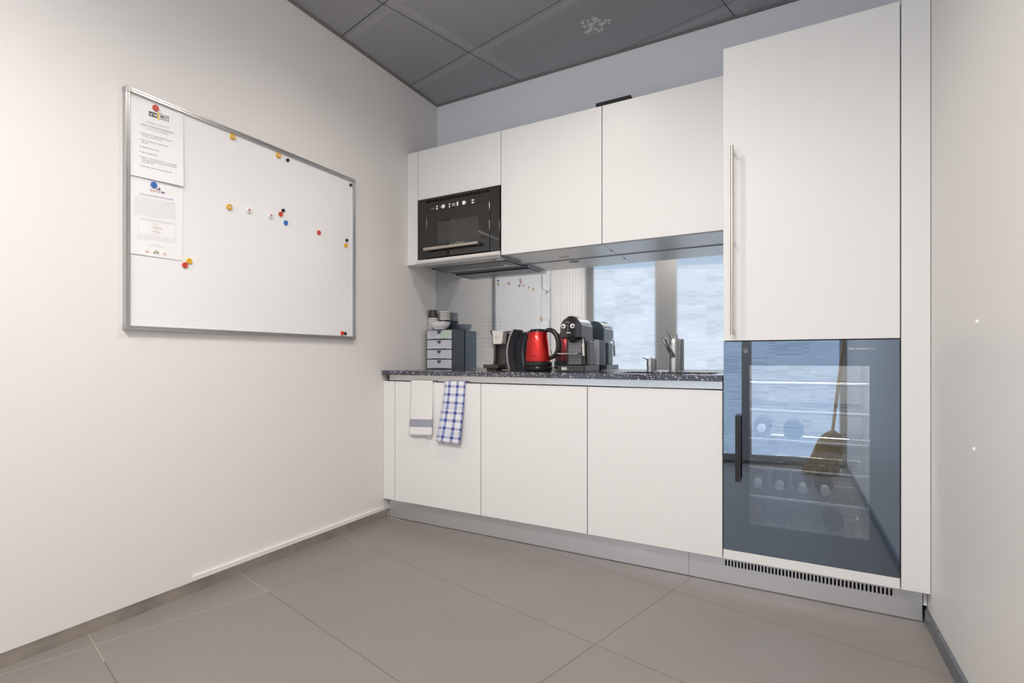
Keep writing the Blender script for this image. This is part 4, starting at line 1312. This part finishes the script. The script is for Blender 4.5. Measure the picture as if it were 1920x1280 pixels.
tk.add(vs_, fs_, True); tk.f.append((0, 1, 2, 3)); tk.sm.append(False); tk.f.append(tuple((n_ - 1) * 4 + k for k in (3, 2, 1, 0))); tk.sm.append(False)
tk.build('water_tank', 'clear', br)

# red kettle
kc = (0.8795, -0.25)
kt = thing('kettle', 'glossy red electric kettle with black base and handle', 'kettle', (kc[0], kc[1], ZW))
C3 = (kc[0], kc[1], 0)
MB().lathe([(0, ZW), (0.074, ZW), (0.083, ZW + 0.006), (0.085, ZW + 0.018), (0.081, ZW + 0.0245), (0, ZW + 0.0245)], C3, n=56).build('power_base', 'black', kt)
MB().lathe([(0, ZW + 0.026), (0.080, ZW + 0.026), (0.083, ZW + 0.033), (0.0815, ZW + 0.050), (0.077, ZW + 0.0555)], C3, n=56).build('foot_ring', 'black', kt)
MB().lathe([(0.0765, 0.9758), (0.0772, 0.980), (0.0745, 1.020), (0.069, 1.075), (0.0615, 1.120), (0.0545, 1.146), (0.0525, 1.1475)], C3, n=64).build('body', 'red_metal', kt)
MB().lathe([(0.0535, 1.1465), (0.0525, 1.152), (0.048, 1.160), (0.040, 1.1645), (0.0, 1.167)], C3, n=48).build('lid', 'black', kt)
HA = radians(-8)
def hpt(r, z): return (kc[0] + r * cos(HA), kc[1] + r * sin(HA), z)
arc = [(0.048, 1.150), (0.062, 1.1575), (0.082, 1.158), (0.104, 1.148), (0.122, 1.127), (0.1325, 1.098), (0.135, 1.068), (0.131, 1.040), (0.120, 1.018), (0.104, 1.004), (0.086, 0.997), (0.0745, 0.998)]
MB().tube([hpt(r, z) for r, z in arc], [0.010, 0.012, 0.0135, 0.0145, 0.0145, 0.0145, 0.0145, 0.014, 0.0135, 0.0125, 0.011, 0.010], 16).build('handle', 'black', kt)
MB().tube([hpt(0.0795, 1.010), hpt(0.0715, 1.085), hpt(0.0645, 1.128)], 0.0045, 8).build('water_gauge', 'pearl', kt)
MB().tube([hpt(0.083, 0.978), hpt(0.112, 0.980)], [0.0055, 0.0045], 10).build('power_switch', 'pearl', kt)
sp_ = MB().prism([(-0.020, 0.0), (0.020, 0.0), (0.0, 0.026)], 'z', 1.118, 1.146)
sp_.v = [(kc[0] - 0.050 - p[1] * ((p[2] - 1.10) / 0.046), kc[1] + p[0], p[2]) for p in sp_.v]
sp_.build('spout', 'red_metal', kt, bevel=0.002)
sgn = MB()
def onbody(a, z):
    r = 0.0772 - (z - 0.98) * 0.0675 + 0.0006
    return (kc[0] + r * cos(a), kc[1] + r * sin(a), z)
FA = math.atan2(-3.2019 - kc[1], 2.1326 - kc[0])
sgn.tube([onbody(FA - 0.62 + 0.013 * k, 1.003 + (0.0055 if k % 5 == 0 else 0.0028 if k % 2 else 0.0)) for k in range(36)], 0.0006, 5)
sgn.build('script_lettering', 'foil_red', kt)
MB().tube([(0.800, -0.225, ZW + 0.010), (0.782, -0.215, 0.950), (0.770, -0.205, 0.990), (0.768, -0.200, 1.030), (0.776, -0.200, 1.056), (0.788, -0.200, 1.052), (0.797, -0.200, 1.020), (0.800, -0.200, 0.985), (0.806, -0.165, 0.945), (0.82, -0.12, ZW + 0.004)], 0.0022, 8).build('power_cord', 'black', kt)

# capsule coffee machine with the two round stickers
cm = thing('coffee_machine', 'black capsule coffee machine with two white eye stickers right of the kettle', 'coffee machine', (1.115, -0.22, ZW))
bx0, bx1 = 1.037, 1.194
base = []
for k in range(9):
    a = pi * k / 8
    pass
poly = [(bx0, -0.0875), (bx0, -0.352)] + [((bx0 + bx1) / 2 - (bx1 - bx0) / 2 * cos(pi * k / 10), -0.352 - 0.014 * sin(pi * k / 10)) for k in range(1, 10)] + [(bx1, -0.352), (bx1, -0.0875)]
MB().prism(poly, 'z', ZW, ZW + 0.0335).build('base', 'gun', cm, bevel=0.003)
box('base_badge', 'chrome', 1.068, 1.100, -0.3685, -0.3615, ZW + 0.008, ZW + 0.026, cm, bevel=0.001)
cb = MB().box(1.058, 1.168, -0.262, -0.110, ZW + 0.034, 1.112)
cb.build('body', 'gun', cm, bevel=0.006)
# arched head
def arch(x0, x1, z0, zs, zt, n=18):
    p = [(x1, z0), (x1, zs)]
    for k in range(1, n):
        a = pi * k / n
        p.append(((x0 + x1) / 2 + (x1 - x0) / 2 * cos(a), zs + (zt - zs) * sin(a)))
    return p + [(x0, zs), (x0, z0)]
hp = arch(1.048, 1.166, 1.106, 1.163, 1.224)
MB().prism(hp, 'y', -0.330, -0.118).build('head', 'gun', cm, bevel=0.006, seg=3)
MB().prism(arch(1.050, 1.164, 1.108, 1.163, 1.222), 'y', -0.3395, -0.3302).build('face_plate', 'black_gloss', cm, bevel=0.003)
box('head_chrome_line', 'chrome', 1.1660, 1.1672, -0.318, -0.135, 1.176, 1.181, cm)
box('lever', 'gun', 1.090, 1.126, -0.337, -0.25, 1.2215, 1.2270, cm, bevel=0.002)
MB().lathe([(0, 0), (0.026, 0), (0.026, 0.008), (0.020, 0.014), (0.010, 0.026), (0, 0.028)], (0, 0, 0)).build('tmp', 'black')
nz = bpy.data.objects['tmp']; nz.name = 'nozzle'
for vtx in nz.data.vertices: vtx.co = (1.107 + vtx.co.x, -0.298 + vtx.co.y, 1.1068 - vtx.co.z)
nz.data.flip_normals(); put(nz, cm)
EY = -0.3396
for x, lookx in ((1.069, -0.003), (1.121, 0.003)):
    ey = MB().lathe([(0, 0), (0.0132, 0), (0.0132, 0.002), (0.0112, 0.0035), (0, 0.0035)], (x, EY, 1.172), 'y', 28).build('eye_sticker', 'foil_white', cm)
    MB().lathe([(0, 0), (0.0060, 0), (0.0054, 0.0012), (0, 0.0014)], (x + lookx, EY - 0.0036, 1.171), 'y', 22).build('pupil', 'black', ey)
mk = MB()
mk.tube([(1.084, EY - .0006, 1.191), (1.092, EY - .0006, 1.195), (1.102, EY - .0006, 1.190), (1.108, EY - .0006, 1.193)], 0.0011, 6)
mk.tube([(1.095, EY - .0006, 1.182), (1.095, EY - .0006, 1.144)], 0.0006, 6)
for k in range(5):
    mk.box(1.087 + 0.005 * k, 1.0905 + 0.005 * k, EY - 0.0008, EY, 1.132, 1.132 + (0.007 if k % 2 else 0.005))
mk.build('face_marking', 'ink_white', cm)
rp = MB()
MB().box(1.066, 1.154, -0.266, -0.2625, ZW + 0.036, 1.102).build('rib_backing', 'black', cm)
for k in range(19):
    z = ZW + 0.042 + k * 0.0072
    rp.box(1.072, 1.148, -0.2695, -0.2663, z, z + 0.0040)
rp.build('ribbed_front', 'silver_paint', cm, bevel=0.0006)
MB().prism([(1.030, -0.336), (1.036, -0.345), (1.144, -0.345), (1.150, -0.336), (1.150, -0.2625), (1.066, -0.2625), (1.066, -0.29), (1.030, -0.30)], 'z', 1.016, 1.0235).build('cup_shelf', 'chrome', cm, bevel=0.002)
bin_ = MB().box(1.1685, 1.186, -0.250, -0.150, ZW + 0.034, 1.090)
bin_.build('side_panel', 'dark_grey', cm, bevel=0.006, seg=3)
MB().tube([(1.150, -0.255, 1.110), (1.160, -0.290, 1.1145), (1.170, -0.312, 1.110), (1.173, -0.318, 1.098), (1.174, -0.318, 1.075)], 0.0042, 10).build('steam_pipe', 'chrome', cm)
MB().tube([(1.174, -0.318, 1.075), (1.1765, -0.318, 1.008)], 0.0066, 12).build('steam_grip', 'pearl', cm)
tk2 = MB().prism([(1.075 + (0.05 + 0.045) * 0.5 + 0.060 * cos(a), -0.0925 + 0.032 * sin(a)) for a in [2 * pi * k / 28 for k in range(28)]], 'z', ZW + 0.0345, 1.103, True)
tk2.v = [(p[0] + 0.007, p[1] + 0.022, p[2]) for p in tk2.v]
tk2.build('water_tank', 'tank', cm)

# mixer tap and pop-up knob
fa = thing('mixer_tap', 'steel mixer tap with slanting spout at the sink', 'tap', (1.604, -0.088, ZW))
FX, FYY = 1.604, -0.088
MB().lathe([(0, ZW), (0.030, ZW), (0.030, ZW + 0.004), (0.0262, ZW + 0.006), (0.0262, 1.0035), (0.0255, 1.0040), (0.0262, 1.0045), (0.0262, 1.0325), (0.0255, 1.033), (0.0262, 1.0335), (0.0262, 1.0705), (0.0252, 1.071), (0.0262, 1.0715), (0.0262, 1.096), (0.0245, 1.0995), (0, 1.100)], (FX, FYY, 0), n=40).build('tap_body', 'steel', fa)
a0 = Vector((1.602, -0.112, 1.006)); a1 = Vector((1.583, -0.285, 1.0985))
dd = (a1 - a0).normalized()
MB().tube([a0, a0 + (a1 - a0) * 0.86, a0 + (a1 - a0) * 0.87, a1], [0.0125, 0.0125, 0.0150, 0.0150], 20).build('spout', 'chrome', fa)
MB().tube([a1 - dd * 0.002, a1 + dd * 0.0008], [0.0115, 0.0105], 18).build('aerator', 'dark_grey', fa)
MB().tube([(1.594, -0.100, 1.092), (1.583, -0.145, 1.131)], [0.0042, 0.0036], 10).build('lever', 'chrome', fa)
kn = thing('drain_knob', 'short steel drain control knob left of the tap', 'knob', (1.4735, -0.065, ZW))
MB().lathe([(0, ZW), (0.021, ZW), (0.021, ZW + 0.0025), (0.0165, ZW + 0.004), (0.0165, ZW + 0.024), (0.0150, ZW + 0.025), (0.0178, ZW + 0.027), (0.0178, 0.990), (0.0160, 0.992), (0, 0.9925)], (1.4735, -0.065, 0), n=32).build('knob_body', 'steel', kn)
MB().tube([(1.468, -0.080, 0.985), (1.446, -0.115, 0.9975)], [0.003, 0.0024], 8).build('knob_lever', 'chrome', kn)

# ------------------------------------------------------------------ broom leaning in the corner by the window (seen in the fridge glass)
bm_ = thing('broom', 'straw broom leaning in the window corner, seen in the wine fridge glass', 'broom', (2.40, -3.56, 0.0))
foot = Vector((2.37, -3.56, 0.0)); neck = Vector((2.447, -3.55, 0.385)); tip = Vector((2.556, -3.62, 1.42))
MB().tube([neck - (tip - neck) * 0.04, neck + (tip - neck) * 0.3, neck + (tip - neck) * 0.7, tip], 0.0125, 14).build('broomstick', 'handle_stick', bm_)
hdm = MB(); nseg = 28
secs = [(0.00, 0.020, 0.020, (2.447, -3.55, 0.385)), (0.06, 0.044, 0.028, (2.444, -3.55, 0.366)), (0.15, 0.074, 0.034, (2.440, -3.551, 0.338)), (0.28, 0.090, 0.038, (2.432, -3.552, 0.295)), (0.5, 0.100, 0.041, (2.415, -3.554, 0.220)), (0.8, 0.112, 0.043, (2.385, -3.556, 0.110)), (1.0, 0.130, 0.045, (2.358, -3.558, 0.006))]
vs_ = []
for t, rx, ry, c in secs:
    for k in range(nseg):
        a = 2 * pi * k / nseg
        j = 1 + (RND.uniform(-0.05, 0.05) if t > 0.3 else 0)
        vs_.append((c[0] + rx * j * cos(a), c[1] + ry * j * sin(a), max(0.003, c[2] + (RND.uniform(-0.012, 0.02) if t == 1.0 else 0))))
fs_ = [(j * nseg + k, j * nseg + (k + 1) % nseg, (j + 1) * nseg + (k + 1) % nseg, (j + 1) * nseg + k) for j in range(len(secs) - 1) for k in range(nseg)]
hdm.add(vs_, fs_, True)
hdm.f.append(tuple((len(secs) - 1) * nseg + k for k in range(nseg))); hdm.sm.append(False)
hdm.build('straw_head', 'straw', bm_)
st = MB()
for z, i in ((0.300, 2), (0.262, 3)):
    c = (2.433, -3.552, z) if i == 2 else (2.4245, -3.553, z)
    rx, ry = (0.0905, 0.0385) if i == 2 else (0.0965, 0.041)
    st.tube([(c[0] + rx * cos(a), c[1] + ry * sin(a), z) for a in [2 * pi * k / 24 for k in range(25)]], 0.002, 6, caps=False)
st.build('binding_thread', 'handle_stick', bm_)
